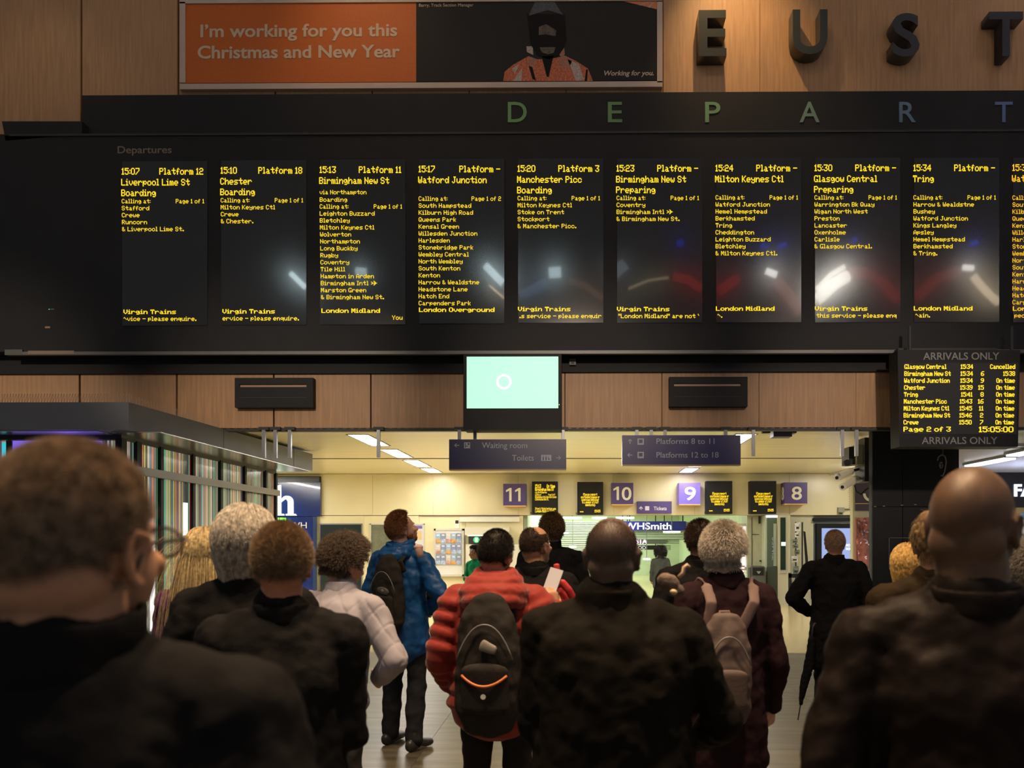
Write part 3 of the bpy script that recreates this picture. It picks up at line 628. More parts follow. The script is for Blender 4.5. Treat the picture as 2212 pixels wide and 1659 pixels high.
# backlit printed stripes: every bay a lit sheet, printed with narrow colour bars
def stripe_mat(name, es, seed, axis):
    m = bpy.data.materials.new(name); m.use_nodes = True; nt = m.node_tree; L = nt.links; b = nt.nodes['Principled BSDF']
    tc = nt.nodes.new('ShaderNodeTexCoord'); sx = nt.nodes.new('ShaderNodeSeparateXYZ'); L.new(tc.outputs['Object'], sx.inputs[0])
    def mth(op, a, bb):
        n = nt.nodes.new('ShaderNodeMath'); n.operation = op
        if isinstance(a, float): n.inputs[0].default_value = a
        else: L.new(a, n.inputs[0])
        if bb is not None:
            if isinstance(bb, float): n.inputs[1].default_value = bb
            else: L.new(bb, n.inputs[1])
        return n.outputs[0]
    a = mth('ADD', sx.outputs[axis], float(seed) * 3.17)
    f1 = mth('FLOOR', mth('MULTIPLY', a, 17.0), None); f2 = mth('FLOOR', mth('MULTIPLY', a, 41.0), None)
    w1 = nt.nodes.new('ShaderNodeTexWhiteNoise'); w1.noise_dimensions = '1D'; L.new(f1, w1.inputs['W'])
    w2 = nt.nodes.new('ShaderNodeTexWhiteNoise'); w2.noise_dimensions = '1D'; L.new(f2, w2.inputs['W'])
    pick = mth('GREATER_THAN', w2.outputs[0], .62); mixv = nt.nodes.new('ShaderNodeMix'); L.new(pick, mixv.inputs[0])
    w3 = mth('FRACT', mth('MULTIPLY', w2.outputs[0], 7.3), None)
    L.new(w1.outputs[0], mixv.inputs[2]); L.new(w3, mixv.inputs[3])
    r = nt.nodes.new('ShaderNodeValToRGB'); r.color_ramp.interpolation = 'CONSTANT'; L.new(mixv.outputs[0], r.inputs[0])
    pal = [(.03, .03, .03), (.05, .26, .19), (.30, .28, .20), (.09, .06, .07), (.46, .10, .05), (.18, .18, .15), (.03, .15, .22), (.36, .34, .07), (.20, .17, .15), (.07, .25, .11), (.42, .38, .30), (.11, .08, .11), (.50, .20, .09), (.04, .04, .035)]
    e = r.color_ramp.elements; e[0].color = (*pal[0], 1); e[1].position = 1 / 14; e[1].color = (*pal[1], 1)
    for i in range(2, 14): el = e.new(i / 14); el.color = (*pal[i], 1)
    L.new(r.outputs[0], b.inputs['Base Color']); L.new(r.outputs[0], b.inputs['Emission Color']); b.inputs['Emission Strength'].default_value = es
    b.inputs['Roughness'].default_value = .15; m.cycles.emission_sampling = 'NONE'; return m
ESV = [.9, .75, .6, .45, .12, .06, .3]
for i in range(6):
    kp(MB().box(XK - .02, XK, posts[i] + .036, posts[i + 1] - .05, 0.05, 2.95), 'striped_sheet', stripe_mat('stripes_%d' % i, ESV[i], i, 1))
for yy, w, z0, z1 in ((11.93, .10, .4, 2.15), (12.13, .12, .4, 1.62), (13.16, .13, .4, 2.22), (14.84, .16, .4, 2.22)):
    kp(MB().box(XK, XK + .012, yy - w / 2, yy + w / 2, z0, z1), 'light_tube', emis('lightbox_white', (1, .97, .95), 1.5))
kp(MB().box(XK - 6.8, XK - .06, 11.36, 11.38, 0.05, 2.95), 'striped_sheet', stripe_mat('stripes_f', .7, 9, 0))
for x0, x1, y0, y1, c, s in ((-2, 8, 1000, 1290, (.45, .95, 1.0), 1.3), (8, 16, 1080, 1290, (.95, .97, 1.0), 1.6), (4, 12, 955, 985, (.05, .6, .7), .9)):
    kp(MB().pbox((x0, y0), (x1, y1), 11.33, 11.36), 'light_tube', emis('tube_%d' % y0, c, s))
kp(MB().pbox((-40, 1000), (262, 1016), 11.26, 11.34), 'rail', M_dark); kp(MB().pbox((13, 952), (25, 1300), 11.26, 11.34), 'post', M_dark)
scn = empty('purple_screen', P(118, 1000, 11.3), label='glowing violet screen under the canopy behind the nearest head', cat='screen')
under(MB().pbox((25, 952), (216, 1003), 11.28, 11.34).build('panel', mat('violet', (.2, .15, .6), .4, emit=(.20, .12, .72), es=1.0)), scn)
spot('violet_glow', P(150, 975, 11.15), P(150, 900, 11.05), 16, (.25, .12, 1), 150, 1, .3)
# fins: upright bird spikes on the canopy edge
r = empty('bird_spikes', (0, 10.85, kz1), label='row of thin metal bird spikes on top of the grey canopy', cat='bird spikes')
mb = MB()
for i in range(46):
    x = PXX(4 + i * 6.1, 10.86) if i < 46 else 0
    for dx in (-.015, .018): mb.tube([(x, 10.86, kz1), (x + .02 + dx, 10.86, kz1 + .115)], .002, 4, False)
for i in range(34):
    f = i / 34; yy = 10.9 + f * 2.5; x = xc0 + (xc1 - xc0) * (yy - 10.8) / 6.5 - .05
    for dx in (-.015, .018): mb.tube([(x, yy, kz1), (x + .02 + dx, yy, kz1 + .10)], .002, 4, False)
q = under(mb.build('spike', mat('spike_steel', (.35, .28, .22), .4)), r); q['kind'] = 'stuff'

# ------------------------------------------------------------------ blue shopfront with the big h
YN = 23.08
nb = empty('shopfront', P(640, 1303, YN), label='dark blue shopfront with a big glowing white h, beside the kiosk', cat='shopfront')
def np_(mb, n, m): return under(mb.build(n, m), nb)
M_blue = mat('shop_blue', (.010, .028, .17), .15, coat=.4)
np_(MB().pbox((560, 1042), (692, 1115), YN, YB), 'fascia', M_blue)
np_(MB().pbox((560, 1116), (682, 1303), YN + .04, YB), 'side_panel', M_blue); np_(MB().pbox((676, 1116), (684, 1303), YN, YN + .04), 'edge_post', mat('blue_post', (.05, .09, .2), .2, metal=.5))
gr = np_(MB().pbox((560, 1029), (692, 1042), YN + .03, YB), 'grille', M_dark)
for i in range(4):
    o = MB().pbox((560, 1031.2 + i * 2.7), (689, 1032.4 + i * 2.7), YN, YN + .03).build('grille_bar', M_grey); under(o, nb)
# serif h as a cut shape
def arc(cx, cy, rx, ry, a0, a1, n=10): return [(cx + rx * math.cos(math.radians(a0 + (a1 - a0) * i / n)), cy - ry * math.sin(math.radians(a0 + (a1 - a0) * i / n))) for i in range(n + 1)]
hs = MB(); hy = YN - .06; hy1 = YN
def hp(pts): hs.pprism(pts[::-1], hy, hy1)
hp([(591, 1050), (606, 1047.5), (606, 1110), (594, 1110)]); hp([(588, 1110), (612, 1110), (613, 1113.5), (588, 1113.5)])
hp([(606, 1078)] + arc(619, 1086, 13, 15, 140, 90, 5) + arc(620, 1084, 12.5, 13, 90, 0, 6) + [(632.5, 1110), (621.5, 1110), (621.5, 1087)] + arc(616, 1086, 5.5, 8, 0, 110, 5) + [(606, 1085)])
hp([(617, 1110), (637, 1110), (640, 1113.5), (617, 1113.5)])
o = hs.build('glowing_letter', emis('h_white', (1, 1, 1), 2.0)); under(o, nb)
M_shtxt = mat('shop_pale_text', (.72, .68, .60), .5)
under(text('lettering', 'WH', 625, 1141, 13.5, YN + .03, M_shtxt, ext=.004, off=.004, wpx=38), nb)
under(text('lettering', 'S', 630, 1178, 33, YN + .03, M_shtxt, ext=.004, off=.0, wpx=32), nb)
gs = empty('green_lit_sign', P(600, 1136, YN - .3), label='small bright green lit box sign between grey hair and the shopfront', cat='sign')
under(MB().pbox((592, 1118), (610, 1137), YN - .3, YN).build('box', mat('lime', (.2, .6, .05), .5, emit=(.28, .85, .08), es=.9)), gs)
under(MB().pbox((603, 1118), (604, 1137), YN - .31, YN - .3).build('joint', M_dark), gs)

# ------------------------------------------------------------------ door, posters, leaflet rack, ticket machine
d1 = MB().pbox((692, 1133), (780, 1303), YB - .02, YB + .02).build('door_1', mat('green_black_door', (.022, .032, .032), .18, coat=.3)); tag(d1, kind='structure')
for a, b in (((690, 1131), (782, 1133.5)), ((690, 1133), (692, 1303)), ((780, 1133), (782, 1303))): MB().pbox(a, b, YB - .035, YB).build('frame', M_grey, d1)
MB().pbox((729, 1161), (742, 1174), YB - .03, YB - .02).build('notice', M_white, d1)
mb = MB(); mb.pbox((732, 1164), (739, 1171), YB - .032, YB - .03); mb.build('pictogram', M_dark, d1); MB().pbox((770, 1225), (774, 1240), YB - .06, YB - .02).build('handle', M_grey, d1)
def frame_board(name, a, b, lab, face, cat, fw=2.5, y=YB - .05, fm=None):
    r = empty(name, P((a[0] + b[0]) / 2, b[1], y), label=lab, cat=cat); fm = fm or mat('pale_alu', (.62, .60, .52), .35)
    mb = MB(); mb.pbox(a, (b[0], a[1] + fw), y, YB); mb.pbox((a[0], b[1] - fw), b, y, YB); mb.pbox(a, (a[0] + fw, b[1]), y, YB); mb.pbox((b[0] - fw, a[1]), b, y, YB)
    under(mb.build('frame', fm), r); under(MB().pbox((a[0] + fw, a[1] + fw), (b[0] - fw, b[1] - fw), y + .02, YB).build('sheet', face), r); return r
fb = frame_board('notice_board', (799, 1131), (855, 1290), 'framed grey-green notice left of the man in the blue jacket', mat('greygreen_print', (.16, .17, .11), .5, var=.2), 'notice board')
fb = frame_board('map_poster', (857, 1131), (917, 1290), 'framed street map with a violet title strip right of the blue jacket', mat('map_paper', (.66, .68, .70), .5), 'poster')
under(MB().pbox((862, 1136), (912, 1142), YB - .035, YB - .03).build('title_strip', mat('violet_print', (.16, .10, .42), .5)), fb)
rnd = random.Random(3); mb = MB(); Y = YB - .034
for i in range(34):
    x = rnd.uniform(864, 910); y = rnd.uniform(1146, 1280); a = rnd.choice((.6, 2.17)); l = rnd.uniform(4, 14)
    dx, dy = math.cos(a) * l / 2, math.sin(a) * l / 2; nx, ny = -math.sin(a) * .5, math.cos(a) * .5
    pts = [(min(911, max(863, u)), v) for u, v in ((x - dx - nx, y - dy - ny), (x + dx - nx, y + dy - ny), (x + dx + nx, y + dy + ny), (x - dx + nx, y - dy + ny))]
    q = [P(u, v, Y) for u, v in pts]; mb.add([(p[0], Y, p[2]) for p in q], [(0, 1, 2, 3)])
under(mb.build('street_print', mat('street_blue', (.30, .34, .46), .5)), fb)
under(MB().pbox((898, 1147), (911, 1166), YB - .0345, YB - .033).build('map_patch', mat('map_orange', (.75, .52, .25), .5)), fb)
rk = frame_board('leaflet_rack', (937, 1142), (1002, 1245), 'pale glazed rack with three rows of coloured timetable leaflets', mat('rack_back', (.78, .78, .72), .35), 'leaflet rack', 4, YB - .16)
LC = ['b', 'n', 'w', 'b', 'n', 'w', 'n', 'b', 'n', 'n', 'n', 'n', 'w', 'b', 'n']
PAL = {'b': ((.30, .50, .72), (.75, .35, .12)), 'n': ((.25, .30, .48), (.42, .52, .68)), 'w': ((.66, .62, .58), (.55, .32, .26))}
for i, c in enumerate(LC):
    cx = 941 + (i % 5) * 11.2; cy = 1152 + (i // 5) * 23.5
    lf = empty('leaflet', P(cx + 5, cy + 20, YB - .17), label='', cat='leaflet'); yy = YB - .17
    lf['label'] = '%s leaflet, %s in the %s row of the pale rack' % ({'b': 'blue-orange', 'n': 'navy-blue', 'w': 'cream-brown'}[c], ('leftmost', 'second from left', 'in the centre', 'second from right', 'rightmost')[i % 5], ('top', 'middle', 'bottom')[i // 5])
    under(MB().pbox((cx, cy), (cx + 10.3, cy + 20.5), yy, yy + .012).build('cover', mat('leaf_' + c, PAL[c][0], .4)), lf)
    under(MB().pbox((cx, cy + 12), (cx + 10.3, cy + 20.5), yy - .002, yy).build('picture', mat('leafp_' + c, PAL[c][1], .4, var=.4, vscale=20)), lf)
    under(MB().pbox((cx + 2, cy + 2.5), (cx + 8.3, cy + 5.5), yy - .002, yy).build('title', mat('leaft', (.8, .8, .78), .4)), lf)
nt_ = empty('small_notice', P(988, 1140, YB - .02), label='small upright notice with a dark emblem above the leaflet rack', cat='notice')
under(MB().pbox((982, 1122), (992, 1141), YB - .02, YB).build('sheet', M_white), nt_); under(MB().pbox((983.5, 1124), (990.5, 1131), YB - .024, YB - .02).build('emblem', M_dark), nt_)
sh = MB().pbox((993, 1117), (1122, 1127), YB - .12, YB).build('shutter_box', M_white); tag(sh, 'long pale shutter box above the ticket machine', 'shutter box')
tm = empty('ticket_machine', P(1062, 1303, YB - .5), label='cream ticket machine with a black and green tickets header', cat='ticket machine')
def tmp(mb, n, m): return under(mb.build(n, m), tm)
M_mach = mat('machine_cream', (.70, .68, .56), .35)
tmp(MB().pbox((1006, 1176), (1120, 1303), YB - .5, YB), 'body', M_mach); tmp(MB().pbox((1004, 1139), (1100, 1156), YB - .5, YB), 'hood', M_mach)
tmp(MB().pbox((1010, 1156), (1100, 1158), YB - .49, YB - .3), 'light_strip', emis('strip_w', (1, 1, 1), 2.2))
tmp(MB().pbox((1012, 1158), (1100, 1174.5), YB - .48, YB), 'header', mat('header_black', (.03, .033, .03), .3))
c = P(1029, 1166, YB - .49); n = 20; dk = MB(); dk.add([(c[0] + 6.5 * PS(YB) * math.cos(2 * PI * i / n), YB - .49, c[2] + 6.5 * PS(YB) * math.sin(2 * PI * i / n)) for i in range(n)], [tuple(range(n))])
tmp(dk, 'green_disc', mat('green_disc', (.03, .45, .12), .5, emit=(.03, .62, .16), es=.8)); tmp(MB().pbox((1026.5, 1162), (1031.5, 1170), YB - .495, YB - .49), 'ticket_symbol', M_whiteglow)
under(text('lettering', 'tickets', 1038, 1167, 7.5, YB - .49, M_whiteglow, ext=.003, off=.02, wpx=23), tm)
under(text('lettering', 'cash and card only', 1038, 1173, 4.2, YB - .49, M_signtxt, ext=.003, wpx=37), tm)
tmp(MB().pbox((1014, 1182), (1060, 1300), YB - .505, YB - .5), 'front_panel', M_white); tmp(MB().pbox((1062, 1196), (1100, 1201), YB - .51, YB - .5), 'purple_strip', M_purple)
dsk = empty('counter', P(985, 1303, YB - .3), label='low dark counter base with pale top left of the ticket machine', cat='counter')
under(MB().pbox((944, 1300), (1004, 1303), YB - .5, YB).build('plinth', M_dark), dsk); under(MB().pbox((944, 1283), (1004, 1300), YB - .5, YB).build('base', M_cream), dsk)

# ------------------------------------------------------------------ passage beyond the opening
M_pass = mat('passage_green', (.55, .64, .46), .5, var=.08, vscale=2)
pas = MB(); pas.box(PXX(1130, YB), PXX(1130, YB) + .1, YB + .3, 50, 0, 3.6).build('wall_left', M_pass)['kind'] = 'structure'
MB().box(4.9, 5.0, YB + 1.2, 50, 0, 3.6).build('wall_right', M_pass)['kind'] = 'structure'
MB().box(-13, 13, 42, 42.2, 0, 4).build('wall_back', M_pass)['kind'] = 'structure'
MB().box(-13, 13, YB + .3, 50, 3.2, 3.3).build('ceiling_passage', M_pass)['kind'] = 'structure'
M_slat = mat('slat_green', (.50, .60, .44), .4)
def slat_screen(label, a, b, Y, n, dark=(.03, .04, .03)):
    r = empty('slat_screen', P((a[0] + b[0]) / 2, b[1], Y), label=label, cat='slatted screen')
    under(MB().pbox(a, b, Y + .06, Y + .12).build('backing', mat('slat_gap', dark, .7)), r)
    h = (b[1] - a[1]) / n
    for i in range(n):
        o = MB().pbox((a[0], a[1] + i * h), (b[0], a[1] + i * h + h * .66), Y, Y + .06).build('slat', M_slat); under(o, r)
    return r
slat_screen('pale green slatted screen across the passage behind the dark heads', (1196, 1127), (1500, 1166), 30, 11)
slat_screen('lower part of the green slatted screen left of the bald head', (1196, 1167), (1340, 1206), 30, 10)
slat_screen('short green slats right of the coffee shop sign', (1440, 1161), (1467, 1174), 34, 4)
slat_screen('short green slats right of the food sign', (1420, 1176), (1449, 1188), 38, 4)
s1 = empty('shop_sign', P(1415, 1147, 29.8), label='blue shop sign with glowing white lettering WHSmith', cat='sign')
under(MB().pbox((1338, 1126), (1482, 1146), 29.8, 29.95).build('board', mat('sign_blue', (.012, .02, .22), .4)), s1)
under(text('lettering', 'WHSmith', 1348, 1143.5, 15, 29.79, emis('pinkwhite', (1, .93, 1), 1.5), ext=.008, off=.012, wpx=102), s1)
s2 = empty('shop_sign', P(1400, 1176, 33.9), label='dark shop sign with pink glowing letters ending in OSTA', cat='sign')
under(MB().pbox((1350, 1163), (1440, 1175), 33.9, 34).build('board', mat('grey_sign', (.10, .11, .10), .5)), s2)
under(text('lettering', 'COSTA', 1352, 1174, 10.5, 33.88, emis('pink', (1, .6, .95), 1.7), ext=.008, off=.04, wpx=46), s2)
s3 = empty('shop_sign', P(1385, 1188, 37.9), label='small black sign with white outlined letters FOOD', cat='sign')
under(MB().pbox((1350, 1178), (1421, 1187.5), 37.9, 38).build('board', M_black), s3)
under(text('lettering', 'FOOD', 1364, 1186.5, 7.5, 37.88, emis('foodw', (.75, .8, .75), 1.0), ext=.008, wpx=31), s3)
for rt, xx, yy in ((s1, (1345, 1475), 29.87), (s2, (1360, 1435), 33.95), (s3, (1355, 1416), 37.95)):
    mb = MB()
    for x in xx:
        p = P(x, 1150, yy); mb.box(p[0] - .02, p[0] + .02, yy - .02, yy + .02, rt.location.z + .2, 3.2)
    under(mb.build('hanging_rod', M_dark), rt)
for x, y, w, Y, lab in ((1215, 1149, 26, 27.5, 'oval violet-white lamp reflection, built as a disc, beside the tall dark man'), (1237, 1179, 16, 29, 'smaller violet-white lamp reflection, built as a disc, above the dark shoulder'), (1451, 1147.5, 37, 28, 'oval white lamp reflection, built as a disc, under the blue shop sign'), (1397, 1206, 15, 29.2, 'small violet-white lamp reflection, built as a disc, low beside the bald head'),
                        (1236, 1117, 42, 25.5, 'flat white ceiling lamp above the slatted screen'), (1295, 1117, 32, 25.7, 'white ceiling lamp above the bald head'), (1350, 1117, 40, 25.9, 'white ceiling lamp above the blue shop sign')):  # discs below the flat ceiling lamps stand in for lamp reflections in glass
    p = P(x, y, Y); r = empty('lamp_and_reflection', p, label=lab, cat='lamp'); k = PS(Y) * w / 2; n = 24; mb = MB()
    for z0, z1, f in ((-.05, 0, 1), ):
        mb.add([(k * math.cos(2 * PI * i / n), .4 * math.sin(2 * PI * i / n), z) for z in (z0, z1) for i in range(n)], [tuple(range(n - 1, -1, -1)), tuple(range(n, 2 * n))] + [(i, (i + 1) % n, n + (i + 1) % n, n + i) for i in range(n)])
    mb.build('diffuser', emis('oval_glow', (.93, .86, 1), 2.6), r); MB().box(-.012, .012, -.012, .012, 0, 3.2 - p[2]).build('stem', M_grey, r)
# right side: lit posters, bins, glazed pillar, leaflet stand, display screen
lp = empty('lit_poster', P(1597, 1258, 23.6), label='tall lit white poster with red print right of the grey hair', cat='poster')
under(MB().pbox((1580, 1131), (1613, 1258), 23.6, 23.75).build('frame', mat('pale_alu', (.62, .6, .52), .35)), lp)
under(MB().pbox((1583, 1137), (1611, 1252), 23.57, 23.6).build('lit_sheet', mat('litsheet', (.8, .75, .72), .4, emit=(1, .93, .9), es=.75)), lp)
mb = MB()
for y, h in ((1156, 12), (1178, 6), (1184, 5)): mb.pbox((1596, y), (1611, y + h), 23.56, 23.57)
for y in (1200, 1222, 1229, 1236): mb.pbox((1590, y), (1609, y + 2.5), 23.56, 23.57)
under(mb.build('red_print', mat('redprint', (.45, .08, .08), .5)), lp)
M_pil = mat('pillar_green', (.46, .47, .32), .35, var=.05)
pl = MB().pbox((1614, 1113), (1652, 1300), 23.4, 24.2).build('trim_2', M_pil); tag(pl, kind='structure'); MB().pbox((1624, 1118), (1625, 1230), 23.38, 23.4).build('joint', M_dark, pl); MB().pbox((1625, 1154), (1640, 1155), 23.38, 23.4).build('joint', M_dark, pl)
MB().pbox((1639, 1115), (1643, 1131), 23.36, 23.4).build('plate', M_dark, pl); MB().pbox((1647, 1115), (1650, 1124), 23.36, 23.4).build('plate', M_dark, pl); MB().pbox((1641, 1210), (1645, 1213), 23.36, 23.4).build('plate', M_dark, pl)
p2 = MB().pbox((1652, 1113), (1657, 1303), 23.0, 23.4).build('trim_3', mat('pillar_pale', (.5, .56, .42), .35)); tag(p2, kind='structure')
bn_ = empty('news_bin', P(1638, 1304, 22.7), label='grey free-newspaper bin lettered METRO beside the pillar', cat='newspaper bin')
yb_ = 22.7
def bnp(mb, n, m): return under(mb.build(n, m), bn_)
M_bin = mat('bin_grey', (.11, .12, .10), .4, metal=.2)
bnp(MB().pbox((1616, 1226), (1621, 1302), yb_, yb_ + .5), 'side_panel', M_bin); mb = MB(); mb.pprism([(1622, 1303), (1653, 1303), (1653, 1226), (1650, 1223), (1622, 1223)], yb_, yb_ + .5); bnp(mb, 'body', M_bin)
bnp(MB().pbox((1626, 1226), (1650, 1243), yb_ - .012, yb_), 'top_recess', M_black); o = MB(); o.pprism([(1634, 1234), (1639, 1240), (1644, 1234)], yb_ - .018, yb_ - .012); bnp(o, 'emblem', mat('emblem', (.3, .33, .26), .5))
under(text('lettering', 'METRO', 1628, 1264, 5, yb_ - .004, mat('bintext', (.34, .36, .28), .5), ext=.003, off=.02, wpx=21), bn_)
bnp(MB().pbox((1612, 1232), (1616, 1298), yb_ + .1, yb_ + .4), 'newspaper_stack', mat('paper', (.55, .62, .5), .6, var=.4, vscale=30))
gp = empty('glass_pillar', P(1668, 1305, 22.9), label='tall green-tinted glazed panel right of the newspaper bin', cat='glass panel')
under(MB().pbox((1657, 1118), (1679, 1305), 22.98, 23.0).build('backing', mat('greenish', (.10, .14, .09), .25, coat=.5)), gp)
under(MB().pbox((1656, 1113), (1680, 1118), 22.95, 23.05).build('cap', M_whiteglow), gp); under(MB().pbox((1657, 1225), (1679, 1306), 22.9, 22.98).build('lower_box', mat('dark_green', (.055, .07, .05), .4)), gp)
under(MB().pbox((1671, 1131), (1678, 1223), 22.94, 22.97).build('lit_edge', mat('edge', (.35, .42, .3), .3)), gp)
under(text('lettering', 'TIMES', 0, 0, .13, 22.93, M_signtxt, ext=.003, world=(0, 0, 0), wpx=.6), gp); 
o = [c for c in gp.children if c.name.startswith('lettering')][0]; o.rotation_euler = (0, -PI / 2, 0); o.location = P(1678, 1210, 22.93)
rw = MB().box(PXX(1680, 22.9), PXX(1707, 22.9), 22.9, 23.0, 0, PZ(1113, 22.9)).build('trim_4', mat('recess_cream', (.62, .60, .42), .35)); tag(rw, kind='structure')
mi = empty('mirror', P(1691, 1237, 22.86), label='narrow tall dark window strip in the cream pillar', cat='window strip')
under(MB().pbox((1685, 1116), (1698, 1238), 22.86, 22.9).build('frame', mat('alu2', (.5, .5, .42), .3)), mi); under(MB().pbox((1686, 1118), (1697, 1231), 22.85, 22.86).build('pane', mat('green_mirror', (.02, .04, .025), .12)), mi)
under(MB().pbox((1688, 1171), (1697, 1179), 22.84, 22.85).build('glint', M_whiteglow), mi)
# diagonal wall running forward from the pillar and its leaflet stand
x0 = PXX(1707, 22.9); y0 = 22.9; x1 = PXX(1755, 24.6); 
dw = MB(); dw.add([(x0, 22.9, 0), (x0 + .06, 22.9, 0), (PXX(1724, 21.7) + .06, 21.7, 0), (PXX(1724, 21.7), 21.7, 0), (x0, 22.9, .35), (x0 + .06, 22.9, .35), (PXX(1724, 21.7) + .06, 21.7, .35), (PXX(1724, 21.7), 21.7, .35)], [(0, 3, 2, 1), (4, 5, 6, 7), (0, 1, 5, 4), (1, 2, 6, 5), (2, 3, 7, 6), (3, 0, 4, 7)])
nw = MB().box(PXX(1707, 23.3), PXX(1757, 23.3), 23.3, 23.4, 0, PZ(1113, YB)).build('trim_5', mat('recess_cream', (.62, .6, .42), .35)); tag(nw, kind='structure')
st = empty('leaflet_stand', P(1722, 1312, 22.3), label='tall wire stand of glossy leaflets and books left of the walking man', cat='leaflet stand')
def stp(mb, n, m): return under(mb.build(n, m), st)
mb = MB()
for x in (1719, 1733): p = P(x, 1312, 22.35); mb.tube([(p[0], 22.35, 0.02), (p[0], 22.35, PZ(1128, 22.35))], .02, 6)
stp(mb, 'upright', M_dark)
stp(MB().pprism([(1736, 1147), (1740, 1149), (1748, 1238), (1742, 1240)], 22.3, 22.34), 'side_rail', M_black)
stp(MB().pbox((1707, 1238), (1710, 1318), 22.1, 22.3), 'crate_side', M_black); stp(MB().pbox((1707, 1240), (1728, 1248), 22.1, 22.3), 'crate_rail', M_black); stp(MB().pbox((1707, 1276), (1724, 1282), 22.1, 22.3), 'crate_rail', M_black)
for i, (a, b, c, d, col) in enumerate(((1718, 1128, 11, 20, 'l'), (1718, 1149, 10, 12, 'l'), (1711, 1164, 12, 10, 'g'), (1713, 1175, 12, 10, 'g'), (1717, 1187, 11, 12, 'g'), (1711, 1200, 13, 15, 'l'), (1714, 1222, 12, 20, 'g'), (1711, 1252, 14, 22, 'l'), (1712, 1284, 11, 14, 'g'))):
    o = empty('magazine', P(a + c / 2, b + d, 22.25), label='', cat='magazine')
    o['label'] = '%s magazine, %s on the tall leaflet stand' % ('glossy white' if col == 'l' else 'greyish green', ('topmost', 'second from top', 'third from top', 'fourth from top', 'just above the middle', 'in the middle', 'just below the middle', 'second from bottom', 'lowest')[i])
    under(MB().pprism([(a, b + d), (a + c, b + d - 1.5), (a + c - 1, b), (a - 1, b + 2)], 22.25, 22.27).build('cover', mat('mag_' + col, (.75, .75, .72) if col == 'l' else (.20, .23, .18), .15, var=.5, vscale=12)), o)
    under(MB().pbox((a + 2, b + d * .5), (a + c - 3, b + d * .72), 22.245, 22.25).build('print', M_dark), o)
rec = MB(); rec.pbox((1757, 1119), (1842, 1126), 23.2, 23.3); rec.build('trim_6', M_black)['kind'] = 'structure'
bw = MB().box(PXX(1757, 23.6), 13, 23.62, 23.75, 0, 3.2).build('wall_niche', mat('recess_cream', (.62, .6, .42), .35)); tag(bw, kind='structure')
ds = empty('advert_display', P(1805, 1300, 23.3), label='pale blue lit advert display in a black frame behind the walking man', cat='screen')
mb = MB(); mb.pbox((1765, 1131), (1858, 1141), 23.3, 23.5); mb.pbox((1765, 1141), (1775, 1300), 23.3, 23.5); mb.pbox((1775, 1240), (1858, 1300), 23.3, 23.5); under(mb.build('frame', M_black), ds)
under(MB().pbox((1775, 1141), (1858, 1240), 23.33, 23.5).build('screen', mat('pale_blue_scr', (.1, .1, .2), .4, emit=(.33, .44, .80), es=.9)), ds)
under(text('lettering', 'ACK', 1827, 1180, 5, 23.32, M_whiteglow, ext=.003, off=.02, wpx=13), ds); under(text('lettering', 'ROW', 1828, 1188, 5, 23.32, M_whiteglow, ext=.003, off=.02, wpx=15), ds)
# projecting partition with purple sign and bagged red bundle
pt = MB(); pt.pbox((1842, 1040), (1884, 1305), 20.5, 20.7); o = pt.build('trim_7', mat('recess_cream', (.62, .6, .42), .35)); tag(o, kind='structure')
ps2 = empty('ring_sign', P(1864, 1103, 20.4), label='dull purple panel with part of a white ring beside the dark wall', cat='sign')
under(MB().pbox((1848, 1040), (1884, 1103), 20.42, 20.48).build('board', mat('dull_purple', (.06, .045, .075), .5)), ps2)
mb = MB(); cc = P(1882, 1066, 20.41); n = 12; mb.add([(cc[0] + r * math.cos(a), 20.41, cc[2] + r * math.sin(a)) for a in [PI + i * PI / 2 / n for i in range(n + 1)] for r in (.13, .19)], [(2 * i, 2 * i + 1, 2 * i + 3, 2 * i + 2) for i in range(n)])
under(mb.build('ring', M_numtxt), ps2); under(MB().pbox((1848, 1087), (1884, 1088.5), 20.405, 20.42).build('line', MATS['orange_edge']), ps2)
bgp = empty('wrapped_bundle', P(1864, 1270, 20.3), label='shiny plastic-wrapped red display bundle beside the dark wall', cat='wrapped display')
o = MB()
for j in range(24):
    for i in range(9): pass
vs = []; fs = []; nx, nz = 10, 26; rn = random.Random(5)
for j in range(nz + 1):
    for i in range(nx + 1):
        p = P(1850 + 31 * i / nx, 1118 + 150 * j / nz, 20.36); vs.append((p[0], 20.36 - rn.uniform(0, .09), p[2]))
for j in range(nz):
    for i in range(nx): a = j * (nx + 1) + i; fs.append((a, a + nx + 1, a + nx + 2, a + 1))
o.add(vs, fs); o.cur = 0; o.smooth = True
under(o.build('plastic_wrap', mat('red_wrap', (.32, .10, .08), .08, coat=.8, var=.5, vscale=3)), bgp); under(MB().pbox((1850, 1118), (1881, 1270), 20.37, 20.5).build('backing', mat('redback', (.3, .1, .08), .5)), bgp)
